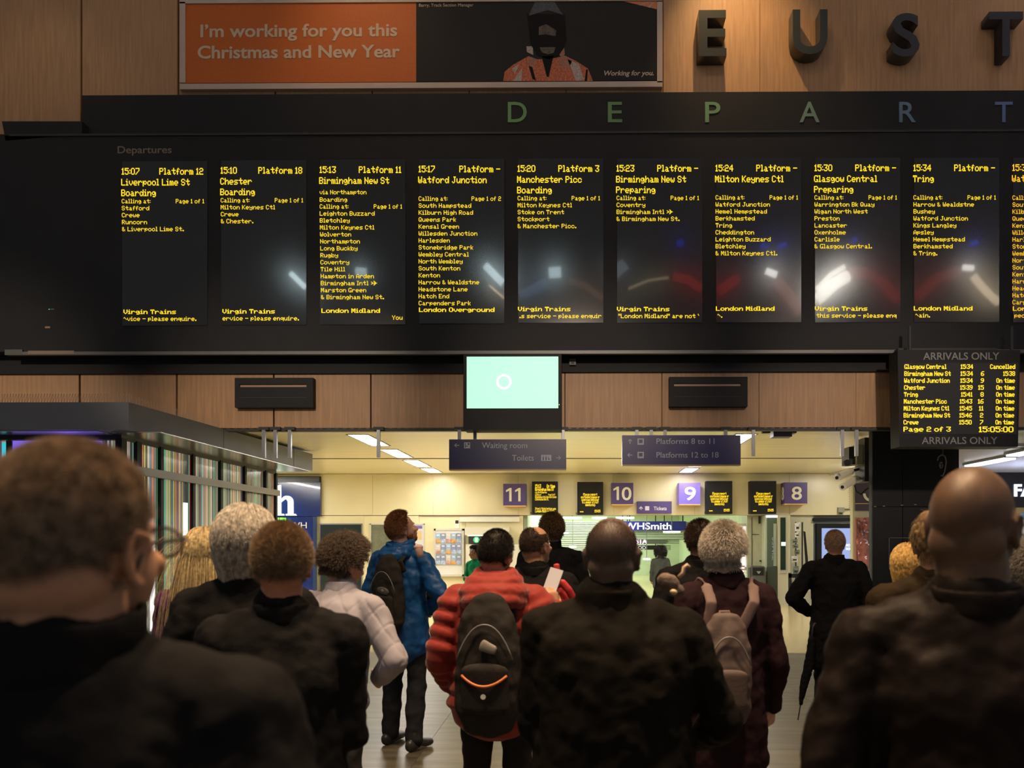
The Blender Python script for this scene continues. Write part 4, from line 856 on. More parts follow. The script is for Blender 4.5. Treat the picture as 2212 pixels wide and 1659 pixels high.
# perforated plate, small camera dome
pf = empty('perforated_plate', P(1840, 1097, YB - .02), label='pale plate dotted with small holes under the security cameras', cat='plate')
under(MB().pbox((1832, 1052), (1848, 1097), YB - .02, YB).build('plate', M_cream), pf); mb = MB()
for j in range(11):
    for i in range(5): x = 1834 + i * 3; y = 1055 + j * 4; mb.pbox((x, y), (x + 1.3, y + 1.6), YB - .023, YB - .02)
q = under(mb.build('hole', M_dark), pf); q['kind'] = 'stuff'
dc = empty('junction_box', P(1817, 1103, YB - .12), label='small grey junction box with a short cable under the cameras', cat='junction box')
under(MB().pbox((1811, 1096), (1824, 1107), YB - .12, YB).build('case', mat('jb', (.3, .29, .22), .5)), dc); under(MB().pbox((1814, 1107), (1820, 1110.5), YB - .1, YB - .02).build('gland', M_dark), dc); under(MB().pbox((1824, 1099), (1842, 1100.5), YB - .08, YB - .04).build('cable', M_dark), dc)

# ------------------------------------------------------------------ dark clad block, right
YC = 14.2
dk = MB(); dk.pbox((1884, 940), (2072, 1500), YC, YC + .5); o = MB().box(PXX(1884, YC), PXX(2072, YC), YC + .03, YC + .16, 0, ZC).build('wall_block', M_black); tag(o, kind='structure'); blk = o
for a, b in ((1884, 1950), (1950, 2072)): 
    for c, d in ((925, 1095), (1095, 1270), (1270, 1413)):
        zz0, zz1 = max(0, PZ(d, YC)), min(ZC, PZ(c, YC)); panel(PXX(a, YC), PXX(b, YC), zz0, zz1, blk, M_blackg if 0 else M_black, YC, .03, .003)
for x in (1888, 1907, 1946, 1975): 
    MB().pbox((x, 1093.5 - (x - 1888) * .05), (x + 5, 1095 - (x - 1888) * .05), YC - .004, YC).build('clip', mat('clip', (.3, .3, .28), .3), blk)
pb = empty('framed_notice', P(1955, 1230, YC - .02), label='square outlined pictogram notice on the dark cladding above blonde hair', cat='notice')
mb = MB(); a, b, c, d = 1920, 1161, 1989, 1231
for q in (((a, b), (c, b + 1.6)), ((a, d - 1.6), (c, d)), ((a, b), (a + 1.6, d)), ((c - 1.6, b), (c, d))): mb.pbox(*q, YC - .012, YC)
under(mb.build('frame', mat('dim_grey', (.10, .11, .12), .5)), pb)
mb = MB(); mb.pprism([(1968, 1177), (1975, 1181), (1984, 1168), (1978, 1163)], YC - .008, YC); mb.pprism([(1927, 1221), (1934, 1222), (1938, 1206), (1933, 1208)], YC - .008, YC); under(mb.build('pictogram', mat('dim_grey2', (.075, .08, .085), .5)), pb)
mb = MB(); mb.tube([P(1954 + 14 * math.cos(t), 1190 - 14 * math.sin(t), YC - .008) for t in [PI * i / 14 for i in range(15)]], .006, 5); under(mb.build('ring', mat('dim_grey2', (.075, .08, .085), .5)), pb)
hl = empty('ear_symbol_sign', P(2035, 1025, YC - .03), label='grey outlined ear symbol with a T on the dark cladding', cat='sign')
mb = MB(); pts = [(2025, 995), (2027, 987), (2034, 982.5), (2041, 986), (2044, 996), (2042, 1010), (2040, 1020), (2036, 1028), (2032, 1027)]
mb.tube([P(*q, YC - .02) for q in pts], .011, 6); mb.pbox((2036.5, 960), (2037.5, 982), YC - .01, YC); under(mb.build('ear_outline', mat('ear', (.26, .23, .18), .5)), hl)
c = P(2033, 1005, YC - .012); mb = MB(); n = 16; mb.add([(c[0] + .034 * math.cos(2 * PI * i / n), YC - .012, c[2] + .055 * math.sin(2 * PI * i / n)) for i in range(n)], [tuple(range(n))]); under(mb.build('disc', mat('ear', (.26, .23, .18), .5)), hl)
under(text('lettering', 'T', 2030, 1010, 9, YC - .014, M_black, ext=.002, off=.02), hl)

# security cameras and speaker cluster left of the block
cl_ = empty('speaker_box', P(1812, 1005, 14.6), label='dark box loudspeaker above the two white security cameras', cat='speaker')
under(MB().pbox((1834, 965), (1850, 1003), 14.7, 15.1).build('case', M_dark), cl_); under(MB().pbox((1851, 960), (1870, 1003), 14.6, 15.0).build('pale_panel', mat('pp', (.30, .29, .20), .5)), cl_)
mb = MB(); p = P(1834, 1000, 14.7); mb.tube([(p[0] - .04, 14.66, p[2]), (p[0] - .04, 14.76, p[2])], .055, 14); under(mb.build('horn', M_black), cl_); under(MB().pbox((1868, 945), (1884, 1040), 14.5, 15.0).build('mount', M_dark), cl_)
for (a, b, c, d), lab in (((1808, 1032, 1838, 1018), 'upper white bullet security camera left of the dark block'), ((1820, 1052, 1850, 1034), 'lower white bullet security camera left of the dark block')):
    p = P(a, b, 14.3); q = P(c, d, 14.7); r = empty('security_camera', q, label=lab, cat='camera')
    mb = MB(); mb.tube([p, q], .062, 14); under(mb.build('body', mat('camwhite', (.85, .83, .70), .4)), r)
    v = (Vector(p) - Vector(q)).normalized(); mb = MB(); mb.tube([Vector(p) + v * .002, Vector(p) + v * .012], .028, 12); under(mb.build('lens', M_black), r)
    mb = MB(); mb.tube([Vector(q) - v * .02, Vector(q) + Vector((.12, .1, .03)), Vector(q) + Vector((.30, .12, .08))], .022, 8); under(mb.build('bracket', M_dark), r)
cbl = MB(); cbl.tube([P(*q, 14.5) for q in ((1846, 1048), (1850, 1062), (1860, 1068), (1870, 1058), (1880, 1052), (1884, 1066))], .012, 6); o = cbl.build('loose_cable', M_black, smooth=True); tag(o, 'black looped cable hanging beside the lower security camera', 'cable')

# ------------------------------------------------------------------ shop at the far right
YR = 19.1; ZS = 3.21
c2 = MB(); 
o = MB().box(PXX(2060, YC), 13, YC + .4, YR + 2, ZS, ZS + .05).build('ceiling_shop', mat('shop_ceiling', (.42, .43, .50), .25)); tag(o, kind='structure')
mb = MB(); y = YC + .62
while y < YR + .9: mb.box(PXX(2060, YC), 13, y, y + .05, ZS - .015, ZS); y += .09
q = mb.build('slat', mat('shop_slat', (.55, .56, .66), .25), o); q['kind'] = 'stuff'
for x, lab in ((2110, 'long bright tube light on the bluish slatted shop ceiling'), (2203, 'second bright tube light at the right edge of the shop ceiling')):
    r = empty('tube_and_fill_light', (7.84, 16.9, ZS - .06) if x == 2110 else (7.62, 14.75, ZS - .06), 0, label=lab, cat='ceiling light')
    MB().box(-.11, .11, -.9, .7, -.03, 0).build('tube', emis('shop_tube', (.98, .95, 1), 4), r); MB().box(-.13, .13, -.95, .75, 0, .04).build('housing', M_grey, r)
area('shop_area', (9.5, 17.3, 2.6), (0, 0, 0), 2.0, 90, (.9, .93, 1), 1.2)
area('shop_uplight', (9.5, 17.3, 2.55), (PI, 0, 0), 2.0, 45, (.75, .8, 1), 2)
sf = empty('shop_sign', P(2195, 1096, YR + .9), label='black shop fascia with a glowing blue-white letter F', cat='sign')
YF = YR + .9
under(MB().pbox((2072, 1020), (2420, 1096), YF, YF + .3).build('fascia', mat('fascia_black', (.02, .02, .035), .3)), sf)
o = text('glowing_letter', 'FA', 2191, 1071.5, 26, YF - .02, emis('f_glow', (.72, .82, 1), 1.6), ext=.02, off=.03, wpx=42); under(o, sf)
MB().pbox((2072, 1096), (2420, 1119), YF + .05, YF + .3).build('trim_8', mat('shop_tan', (.50, .38, .17), .5))['kind'] = 'structure'
MB().box(PXX(2072, YF), 12.9, YF + .1, YF + .3, 0, PZ(1118, YF)).build('wall_shop', mat('shop_white', (.78, .76, .66), .4))['kind'] = 'structure'
fish = MB(); fish.pprism([(2184, 1117), (2195, 1115), (2204, 1109), (2222, 1108), (2222, 1122), (2204, 1121), (2195, 1118)], YF - .0, YF + .05); o = fish.build('wall_decal', mat('decal_blue', (.12, .42, .65), .4)); tag(o, 'light blue curved decal on the tan shop band', 'decal')
ct = empty('shop_counter', P(2200, 1300, YF - .4), label='glass-fronted shop counter with steel edge behind the bald man', cat='counter')
under(MB().pbox((2160, 1151), (2420, 1153.5), YF - .5, YF - .1).build('steel_edge', mat('steel', (.6, .6, .58), .25, metal=.8)), ct)
under(MB().pbox((2168, 1154), (2420, 1190), YF - .45, YF - .1).build('glass_front', mat('brown_glass', (.17, .15, .12), .15)), ct); under(MB().pbox((2207, 1172), (2260, 1192), YF - .47, YF - .45).build('price_card', mat('card', (.45, .6, .85), .5)), ct)
under(MB().pbox((2168, 1192), (2420, 1194), YF - .48, YF - .4).build('shelf', M_white), ct); under(MB().box(PXX(2168, YF), 12.8, YF - .4, YF - .1, 0, PZ(1194, YF)).build('base', mat('shop_tan', (.5, .38, .17), .5)), ct)
# ------------------------------------------------------------------ figures: shells fused into one surface
_ico = {}
def ico(n):
    if n not in _ico:
        bm = bmesh.new(); bmesh.ops.create_icosphere(bm, subdivisions=n, radius=1)
        _ico[n] = (np.array([v.co[:] for v in bm.verts]), [tuple(v.index for v in f.verts) for f in bm.faces]); bm.free()
    return _ico[n]
class Shell(MB):
    def ell(s, c, r, rot=None, n=3, M=None):
        v, f = ico(n); q = v * np.array(r)
        if rot: q = q @ np.array(Euler([math.radians(a) for a in rot]).to_matrix()).T
        q = q + np.array(c)
        if M is not None: A = np.array(M); q = q @ A[:3, :3].T + A[:3, 3]
        s.add(q.tolist(), f); return s
    def limb(s, pts, rs, seg=16, M=None, front=(0, 1, 0)):
        """closed rounded tube; rs = radius or (rx, ry)"""
        pts = [Vector(p) for p in pts]; rs = [r if isinstance(r, tuple) else (r, r) for r in rs]
        if M is not None: pts = [M @ p for p in pts]
        t0 = (pts[0] - pts[1]).normalized(); t1 = (pts[-1] - pts[-2]).normalized()
        def cap(p, t, r, k): m = min(r); return [(p + t * m * a, (r[0] * b, r[1] * b)) for a, b in ((.45, .89), (.8, .6), (.97, .22))][::k]
        seq = cap(pts[0], t0, rs[0], -1) + list(zip(pts, rs)) + cap(pts[-1], t1, rs[-1], 1)
        fr = Vector(front); ring = []; n = len(seq)
        for i, (p, r) in enumerate(seq):
            t = (seq[min(i + 1, n - 1)][0] - seq[max(i - 1, 0)][0]).normalized()
            b = (fr - t * fr.dot(t))
            b = b.normalized() if b.length > .1 else (Vector((0, 0, 1)) - t * t.z).normalized()
            a = b.cross(t).normalized()
            ring += [tuple(p + a * (math.cos(2 * PI * k / seg) * r[0]) + b * (math.sin(2 * PI * k / seg) * r[1])) for k in range(seg)]
        fs = [(i * seg + k, i * seg + (k + 1) % seg, (i + 1) * seg + (k + 1) % seg, (i + 1) * seg + k) for i in range(n - 1) for k in range(seg)]
        fs += [tuple(range(seg - 1, -1, -1)), tuple((n - 1) * seg + k for k in range(seg))]
        s.add(ring, fs); return s
    def band(s, c, rx, ry, h, th, M=None, tilt=0, n=28, a0=0, a1=360):
        """thick ring wall (a collar) around c"""
        vs = []; full = (a1 - a0) >= 359
        m = n if full else n + 1
        for i in range(m):
            a = math.radians(a0 + (a1 - a0) * i / n)
            for dr, dz in ((0, 0), (th, 0), (th, h), (0, h)):
                q = Vector((c[0] + (rx + dr) * math.sin(a), c[1] - (ry + dr) * math.cos(a), c[2] + dz + tilt * -math.cos(a)))
                vs.append(tuple(M @ q if M is not None else q))
        fs = []
        for i in range(n if full else n):
            j = (i + 1) % m
            for k in range(4): fs.append((i * 4 + k, i * 4 + (k + 1) % 4, j * 4 + (k + 1) % 4, j * 4 + k))
        if not full: fs += [(0, 1, 2, 3), (n * 4 + 3, n * 4 + 2, n * 4 + 1, n * 4)]
        s.add(vs, fs); return s
    def fuse(s, name, m, parent, voxel=.01, smooth=4, disp=0, dscale=.12, dstretch=None, fn=None, detail=None):
        """voxel-fuse into one continuous surface, relax it, add fabric folds"""
        me = bpy.data.meshes.new(name); me.from_pydata(s.v, [], s.f); me.update()
        o = bpy.data.objects.new(name, me); COL.objects.link(o)
        md = o.modifiers.new('r', 'REMESH'); md.mode = 'VOXEL'; md.voxel_size = voxel
        if smooth: sm = o.modifiers.new('s', 'SMOOTH'); sm.iterations = smooth; sm.factor = .5
        for st, sc in ([(disp, dscale)] if disp else []) + ([detail] if detail else []):
            tx = bpy.data.textures.new('folds', 'CLOUDS'); tx.noise_scale = sc; tx.noise_depth = 1
            d = o.modifiers.new('d', 'DISPLACE'); d.texture = tx; d.strength = st; d.mid_level = .5
            d.texture_coords = 'LOCAL'
        dg = bpy.context.evaluated_depsgraph_get(); dg.update()
        m2 = bpy.data.meshes.new_from_object(o.evaluated_get(dg))
        bpy.data.objects.remove(o); bpy.data.meshes.remove(me); m2.name = name
        n = len(m2.vertices)
        if fn is not None:
            co = np.zeros(n * 3, np.float32); m2.vertices.foreach_get('co', co); co = co.reshape(-1, 3)
            no = np.zeros(n * 3, np.float32); m2.vertices.foreach_get('normal', no); no = no.reshape(-1, 3)
            co = co + no * fn(co, no)[:, None]; m2.vertices.foreach_set('co', co.ravel().astype(np.float32)); m2.update()
        m2.materials.clear(); m2.materials.append(m)
        m2.polygons.foreach_set('use_smooth', [True] * len(m2.polygons))
        o = bpy.data.objects.new(name, m2); COL.objects.link(o); o.parent = parent
        return o

HAIRM = {}
def hair_mat(name, c, rough=.5):
    return mat('hair_' + name, c, rough, var=.5, vscale=60, spec=.2)
def strands(name, roots, dirs, L, m, parent, nseg=5, grav=0.0, curl=0.0, rad=.0007, M=None, keep=None, clump=0.0, seed=1, Lvar=.3):
    """real hair curves; roots/dirs in head space (n,3)"""
    rng = np.random.default_rng(seed); n = len(roots); p = roots.copy(); d = dirs / np.linalg.norm(dirs, axis=1)[:, None]
    Ls = L * (1 + Lvar * rng.uniform(-1, 1, n)); step = (Ls / (nseg - 1))[:, None]; pts = [p.copy()]
    ph = rng.uniform(0, 6.28, n); ax = rng.normal(size=(n, 3))
    for i in range(nseg - 1):
        d = d + np.array([0, 0, -grav]); 
        if curl: d = d + curl * np.stack([np.sin(ph + i * 1.9), np.cos(ph + i * 2.3), np.sin(ph * 2 + i * 1.7)], 1)
        d /= np.linalg.norm(d, axis=1)[:, None]; p0 = p; p = p + d * step
        if keep is not None:
            p = keep(p); d = p - p0; d /= (np.linalg.norm(d, axis=1)[:, None] + 1e-9)
        pts.append(p.copy())
    P3 = np.stack(pts, 1).reshape(-1, 3)
    if M is not None: A = np.array(M); P3 = P3 @ A[:3, :3].T + A[:3, 3]
    hc = bpy.data.hair_curves.new(name); hc.add_curves([nseg] * n)
    hc.attributes['position'].data.foreach_set('vector', P3.astype(np.float32).ravel())
    ra = hc.attributes.get('radius') or hc.attributes.new('radius', 'FLOAT', 'POINT')
    tp = np.tile(np.linspace(1, .35, nseg), n) * rad; ra.data.foreach_set('value', tp.astype(np.float32))
    hc.materials.append(m); o = bpy.data.objects.new(name, hc); COL.objects.link(o); o.parent = parent; o['kind'] = 'stuff'
    return o

CR_C = np.array([0, -.010, .030]); CR_R = np.array([.077, .098, .095])     # cranium in head space (y forward, z up)
def fib(n):
    i = np.arange(n) + .5; ph = np.arccos(1 - 2 * i / n); th = PI * (1 + 5 ** .5) * i
    return np.stack([np.cos(th) * np.sin(ph), np.sin(th) * np.sin(ph), np.cos(ph)], 1)
def hair_region(d, line=.0, nape=-.75, bald=0):
    """True where hair grows: d = unit directions from the cranium centre"""
    x, y, z = d[:, 0], d[:, 1], d[:, 2]
    r = (z > .45 + (y - .35) * 1.1) | (y < .35)          # above the forehead line, or side/back
    r &= ~((y > .15) & (z < .1))                           # clear the face
    r &= z > nape + np.clip(y + .3, 0, 1) * .9             # nape
    r &= ~((np.abs(x) > .80) & (z < -.25) & (y > -.35))    # round the ear
    if bald: r &= ~((z > .52) & (y > -.75 * bald))
    return r

def make_head(S, M, fat=1.0, ears=True, detail=False):
    S.ell(CR_C, CR_R * (1, 1, 1), M=M, n=4)
    S.ell((0, .030, -.018), (.064 * fat, .066, .082), M=M); S.ell((0, .046, -.076), (.046 * fat, .046, .036), M=M)
    S.ell((0, -.052, -.022), (.066 * fat, .052, .058), M=M)
    S.ell((0, .088, .028), (.044, .014, .010), M=M, n=2)
    S.limb([(0, .092, .018), (0, .104, -.004), (0, .116, -.024)], [.008, .010, .014], 10, M=M); S.ell((.011, .104, -.027), (.009, .010, .008), M=M, n=2); S.ell((-.011, .104, -.027), (.009, .010, .008), M=M, n=2)
    S.ell((0, .098, -.050), (.022, .009, .006), M=M, n=2); S.ell((0, .096, -.060), (.019, .009, .007), M=M, n=2)
    S.ell((.042, .074, -.018), (.020, .016, .018), M=M, n=2); S.ell((-.042, .074, -.018), (.020, .016, .018), M=M, n=2)
    for sx in (-1, 1):
        if not ears: continue
        E = M @ Matrix.Translation((sx * .078, -.006, -.006)) @ Euler((math.radians(-8), 0, math.radians(-sx * 28))).to_matrix().to_4x4()
        S.ell((sx * .004, -.004, 0), (.007, .016, .029), M=E, n=3)
        pts = [(sx * (.008), .010 - .0, .014), (sx * .011, .002, .030), (sx * .014, -.012, .033), (sx * .016, -.022, .020), (sx * .015, -.022, 0), (sx * .011, -.013, -.018), (sx * .007, -.002, -.031), (sx * .005, .004, -.026)]
        S.limb(pts, [.004, .005, .0055, .006, .006, .006, .0075, .005], 8, M=E)

def hand_shell(S, wrist, d, nrm, side, curl=35, k=1.0, spread=1.0):
    """palm + five separate fingers. d = pointing direction, nrm = back-of-hand normal"""
    d = Vector(d).normalized(); nrm = (Vector(nrm) - d * Vector(nrm).dot(d)).normalized(); a = d.cross(nrm).normalized() * side
    w = Vector(wrist); o = lambda x, y, z: w + a * x * k + d * y * k + nrm * z * k
    S.limb([o(0, -.02, 0), o(0, .03, 0), o(0, .075, 0)], [(.026, .020), (.036, .016), (.040, .014)], 14, front=tuple(nrm))
    for i, (x, L, r) in enumerate(((-.030, .078, .0085), (-.010, .088, .009), (.011, .082, .0085), (.031, .064, .0075))):
        p = o(x, .072, 0); dd = d + a * (x * 4 * spread); pts = [o(x * .8, .045, 0), p]; ang = 0
        for j, f in enumerate((.45, .32, .25)):
            ang += math.radians(curl * (.8, 1.1, .8)[j]); v = (dd * math.cos(ang) - nrm * math.sin(ang)).normalized(); p = p + v * L * f * k; pts.append(p)
        S.limb(pts, [r * k, r * k, r * .95 * k, r * .88 * k, r * .78 * k], 8, front=tuple(a))
    p = o(-.030, .012, -.004); v1 = (d * .75 - a * .75 - nrm * .25).normalized(); v2 = (d * .95 - a * .35 - nrm * (.3 + curl / 90)).normalized()
    S.limb([o(-.015, .0, 0), p, p + v1 * .038 * k, p + v1 * .038 * k + v2 * .030 * k, p + v1 * .038 * k + v2 * .052 * k], [.014 * k, .0135 * k, .0115 * k, .010 * k, .0085 * k], 8)

def skin_mat(n, c): return mat('skin_' + n, c, .5, var=.12, vscale=30, spec=.4, bump=.04, bscale=300)

def figure(X, Y, top, head_deg=0, heading=0, lean=0, head_pitch=8, head_roll=0, k_w=1.0, arms='pocket', armsL=None, armsR=None, stride=.0, step=.12, hem=.78,
           coat=None, coat_kind='plain', collar=.035, hood=False, trousers=None, shoes=None, skin=None, voxel=.009, label='', name='person', headvox=None,
           neck=.0, shoulder_drop=0.0, coat_r=1.0, fat=1.0, cvox=.010, sleeve=1.0, sh_w=1.0, ears=True, ph=0, disp=.035):
    r = empty(name, (X, Y, 0), math.radians(heading), label=label, cat='person'); r['ph'] = 0
    # skeleton of a 1.75 m figure, rescaled so that the crown reaches `top`
    la = math.radians(lean)
    def sp(z, y=0, x=0):      # point along the leaning spine above the hip
        h = z - .93; return Vector((x, y * math.cos(la) + h * math.sin(la), .93 + h * math.cos(la) - y * math.sin(la)))
    nb = sp(1.50, -.015); 
    hc = nb + Vector((0, math.sin(la + math.radians(12)) * .12, .135 + neck))
    HR = Euler((math.radians(head_pitch), math.radians(head_roll), math.radians(head_deg))).to_matrix().to_4x4()
    MH0 = Matrix.Translation(hc) @ HR
    crown = (MH0 @ Vector((0, -.01, .125))).z
    K = top / crown
    SCL = Matrix.Scale(K, 4); MH = SCL @ MH0
    V = lambda p: SCL @ Vector(p)
    w = k_w
    sh = {s: sp(1.415 - shoulder_drop, -.01, s * .185 * w * sh_w) for s in (-1, 1)}
    def arm(kind, s):
        if kind == 'pocket': e = sh[s] + Vector((s * .075 * w, -.06, -.29)); h = e + Vector((-s * .03, .17, -.17)); hd = (0, .5, -.9)
        elif kind == 'front': e = sh[s] + Vector((s * .085 * w, .00, -.29)); h = e + Vector((-s * .15, .21, .04)); hd = (-s * .8, .5, .1)
        elif kind == 'down': e = sh[s] + Vector((s * .065 * w, -.03, -.30)); h = e + Vector((-s * .0, .07, -.25)); hd = (0, .2, -1)
        elif kind == 'phone': e = sh[s] + Vector((s * .10 * w, .04, -.28)); h = e + Vector((-s * .02, .16, .22)); hd = (-s * .15, .25, .95)
        elif kind == 'hip': e = sh[s] + Vector((s * .16 * w, -.04, -.26)); h = e + Vector((-s * .16, .14, -.12)); hd = (-s * .7, .5, -.4)
        elif kind == 'tight': e = sh[s] + Vector((s * .015, .02, -.30)); h = e + Vector((-s * .10, .20, .0)); hd = (-s * .8, .5, .1)
        elif kind == 'wide': e = sh[s] + Vector((s * .13, .02, -.27)); h = e + Vector((-s * .06, .20, -.10)); hd = (-s * .4, .6, -.4)
        elif kind == 'raise': e = sh[s] + Vector((s * .07, .13, -.24)); h = e + Vector((-s * .03, .10, .25)); hd = (-s * .2, .1, 1)
        return e, h, hd
    al, ar_ = armsL or arms, armsR or arms
    AR = {-1: arm(al, -1), 1: arm(ar_, 1)}
    hips = {s: Vector((s * .092 * w, .0, .92)) for s in (-1, 1)}
    feet = {s: Vector((s * step, s * stride, .085)) for s in (-1, 1)}
    knee = {s: (hips[s] + feet[s]) / 2 + Vector((s * .005, .03 + abs(stride) * .25, .02)) for s in (-1, 1)}
    # ---- body, one surface
    S = Shell(); make_head(S, MH, fat, ears)
    S.limb([V(sp(1.38)), V(nb), MH @ Vector((0, -.03, -.04))], [.066 * K * fat, .060 * K * fat, .062 * K * fat], 20)
    S.limb([V(sp(z, y)) for z, y in ((.90, 0), (1.0, 0), (1.12, 0), (1.28, -.005), (1.40, -.01), (1.45, -.01))], [(a * w * K, b * K) for a, b in ((.165, .105), (.155, .10), (.135, .092), (.155, .105), (.150, .085), (.09, .06))], 24)
    for s in (-1, 1):
        e, h, hd = AR[s]
        S.ell(V(sh[s]), (.058 * K, .052 * K, .055 * K)); S.limb([V(sp(1.46, -.01, s * .05)), V(sh[s])], [.05 * K, .045 * K])
        S.limb([V(sh[s]), V((sh[s] + e) / 2), V(e)], [.052 * K, .046 * K, .038 * K]); S.limb([V(e), V(e + (h - e) * .35), V(h)], [.038 * K, .037 * K, .024 * K])
        nrm = Vector((s * .6, -.6, .3)) if al != 'x' else (0, 0, 1)
        hand_shell(S, V(h + (h - e).normalized() * .01), hd, nrm, -s, k=K * .98)
        S.limb([V(hips[s]), V((hips[s] + knee[s]) / 2), V(knee[s])], [.084 * K, .072 * K, .052 * K]); S.limb([V(knee[s]), V(knee[s] + (feet[s] - knee[s]) * .3), V(feet[s])], [.052 * K, .055 * K, .036 * K])
        f = feet[s]; S.limb([V((f.x, f.y - .03, .045)), V((f.x + s * .01, f.y + .10, .035)), V((f.x + s * .015, f.y + .15, .03))], [(.036 * K, .04 * K), (.042 * K, .028 * K), (.036 * K, .02 * K)], front=(0, 0, 1))
    body = S.fuse('body', skin or skin_mat('fair', (.52, .30, .20)), r, voxel, 2)
    for s in (-1, 1):
        e_ = Shell().ell((s * .031, .080, .010), (.0125, .0125, .0125), M=MH, n=2); e_.smooth = True; e_.build('eye', mat('eye_white', (.6, .58, .55), .2), r)
    # ---- trousers and shoes
    T = Shell(); T.limb([V((0, 0, .88)), V((0, 0, 1.0))], [(.175 * w * K, .12 * K), (.165 * w * K, .115 * K)], 22)
    for s in (-1, 1):
        T.limb([V(hips[s] + Vector((0, 0, .03))), V((hips[s] + knee[s]) / 2), V(knee[s]), V(knee[s] + (feet[s] - knee[s]) * .5), V(feet[s] + Vector((0, 0, .0)))], [(.098 * K * w, .105 * K), .088 * K, .075 * K, .070 * K, .066 * K], 18)
    T.fuse('trousers', trousers or mat('trouser_black', (.012, .0115, .012), .85, spec=.15, bump=.1, bscale=120), r, .012, 3, .03, .09)
    for s in (-1, 1):
        f = feet[s]; B = Shell()
        B.limb([V((f.x, f.y - .055, .05)), V((f.x, f.y + .0, .055)), V((f.x + s * .01, f.y + .10, .045)), V((f.x + s * .018, f.y + .18, .038))], [(.038 * K, .047 * K), (.040 * K, .05 * K), (.047 * K, .038 * K), (.040 * K, .03 * K)], 16, front=(0, 0, 1))
        B.limb([V((f.x, f.y - .01, .05)), V((f.x, f.y - .01, .13))], [.046 * K, .045 * K]); B.smooth = True
        sho = B.fuse('shoe', shoes or mat('shoe_black', (.02, .018, .017), .4), r, .008, 2)
        B = MB(); p0 = V((f.x, f.y, 0)); B.box(p0.x - .042 * K, p0.x + .05 * K, p0.y - .09 * K, p0.y + .20 * K, .0, .02); 
    # ---- coat
    cm = coat or mat('coat_black', (.012, .0115, .012), .9, spec=.06, bump=.15, bscale=90)
    C = Shell(); cr = coat_r
    prof = [(hem, .215, .165), (max(.86, hem + .06), .205, .16), (1.0, .195, .155), (1.15, .185, .150), (1.30, .198, .150), (1.40, .185, .122), (1.46, .13, .095), (1.495, .085, .078)]
    if hem > .95: prof = prof[2:]; prof[0] = (hem, .195, .155)
    zs = prof
    if coat_kind in ('puffer',):
        zz = []; z = hem
        while z < 1.47:
            for q, f in ((0, .93), (.018, 1.03), (.038, 1.05), (.058, 1.0)):
                zz.append((z + q, f))
            z += .078
        def itp(z):
            for (a, b) in zip(prof[:-1], prof[1:]):
                if a[0] <= z <= b[0]: t = (z - a[0]) / (b[0] - a[0]); return a[1] + (b[1] - a[1]) * t, a[2] + (b[2] - a[2]) * t
            return prof[-1][1:]
        zs = [(z, itp(min(z, 1.49))[0] * f, itp(min(z, 1.49))[1] * f) for z, f in zz if z < 1.49]
    C.limb([V(sp(z, -.01)) for z, a, b in zs], [(a * w * K * cr, b * K * cr) for z, a, b in zs], 32)
    for s in (-1, 1):
        e, h, hd = AR[s]; sr = sleeve
        C.limb([V(sp(1.455, -.01, s * .06)), V(sp(1.44 - shoulder_drop * .5, -.01, s * .12 * w)), V(sh[s])], [.060 * K, .062 * K, .066 * K * sr])
        if coat_kind == 'puffer':
            for A0, B0, r0, r1, n in ((sh[s], e, .088, .078, 4), (e, h, .078, .058, 4)):
                pts = []; rs_ = []
                for i in range(n):
                    for q, f in ((.02, .84), (.3, 1.05), (.6, 1.06), (.95, .86)):
                        t = (i + q) / n; pts.append(V(A0 + (B0 - A0) * t)); rs_.append((r0 + (r1 - r0) * t) * f * K * sr)
                C.limb(pts, rs_, 18)
        else:
            C.limb([V(sh[s]), V((sh[s] + e) / 2), V(e)], [.074 * K * sr, .068 * K * sr, .062 * K * sr]); C.limb([V(e), V((h + e) / 2), V(e + (h - e) * .96)], [.062 * K * sr, .056 * K * sr, .048 * K * sr])
    fn = None
    if coat_kind == 'quilt':
        def fn(co, no):
            a = (co[:, 0] * 1.0 + co[:, 2] * .8) / .058; b = (co[:, 0] * 1.0 - co[:, 2] * .8) / .058
            g = np.minimum(np.abs(np.sin(a * PI * .5)), np.abs(np.sin(b * PI * .5)))
            return (-.0055 * np.exp(-(g / .13) ** 2)).astype(np.float32)
    co_ = C.fuse('coat' if hem < .8 else 'jacket', cm, r, cvox, 3 if coat_kind != 'puffer' else 1, disp if coat_kind != 'puffer' else .012, .13, fn=fn, detail=(.012, .04) if coat_kind == 'plain' else None)
    if collar:
        B = Shell(); nc = (nb + sp(1.47, -.01)) / 2; Mn = SCL @ Matrix.Translation(nc) @ Euler((-la * .8, 0, 0)).to_matrix().to_4x4()
        B.band((0, -.004, -.015), .068 * fat, .070 * fat, collar + .03, .014, M=Mn, tilt=.012)
        B.fuse('collar', cm, r, .008, 3, .008, .05)
    r_ = dict(root=r, MH=MH, V=V, K=K, sp=sp, sh=sh, AR=AR, nb=nb, w=w, cm=cm)
    if hood:
        B = Shell()
        for i, (a0, rr, zz) in enumerate(((0, .10, 1.50), (1, .115, 1.465), (2, .118, 1.43))):
            B.band((0, 0, 0), .055 + .012 * i, .050 + .02 * i, .055, .050, M=SCL @ Matrix.Translation(sp(zz, -.02 - .018 * i)), tilt=.025)
        B.limb([V(sp(1.46, -.10, -.09)), V(sp(1.41, -.15, 0)), V(sp(1.46, -.10, .09))], [.045 * K, .055 * K, .045 * K])
        B.fuse('hood', cm, r, .009, 3, .03, .06)
    return r_

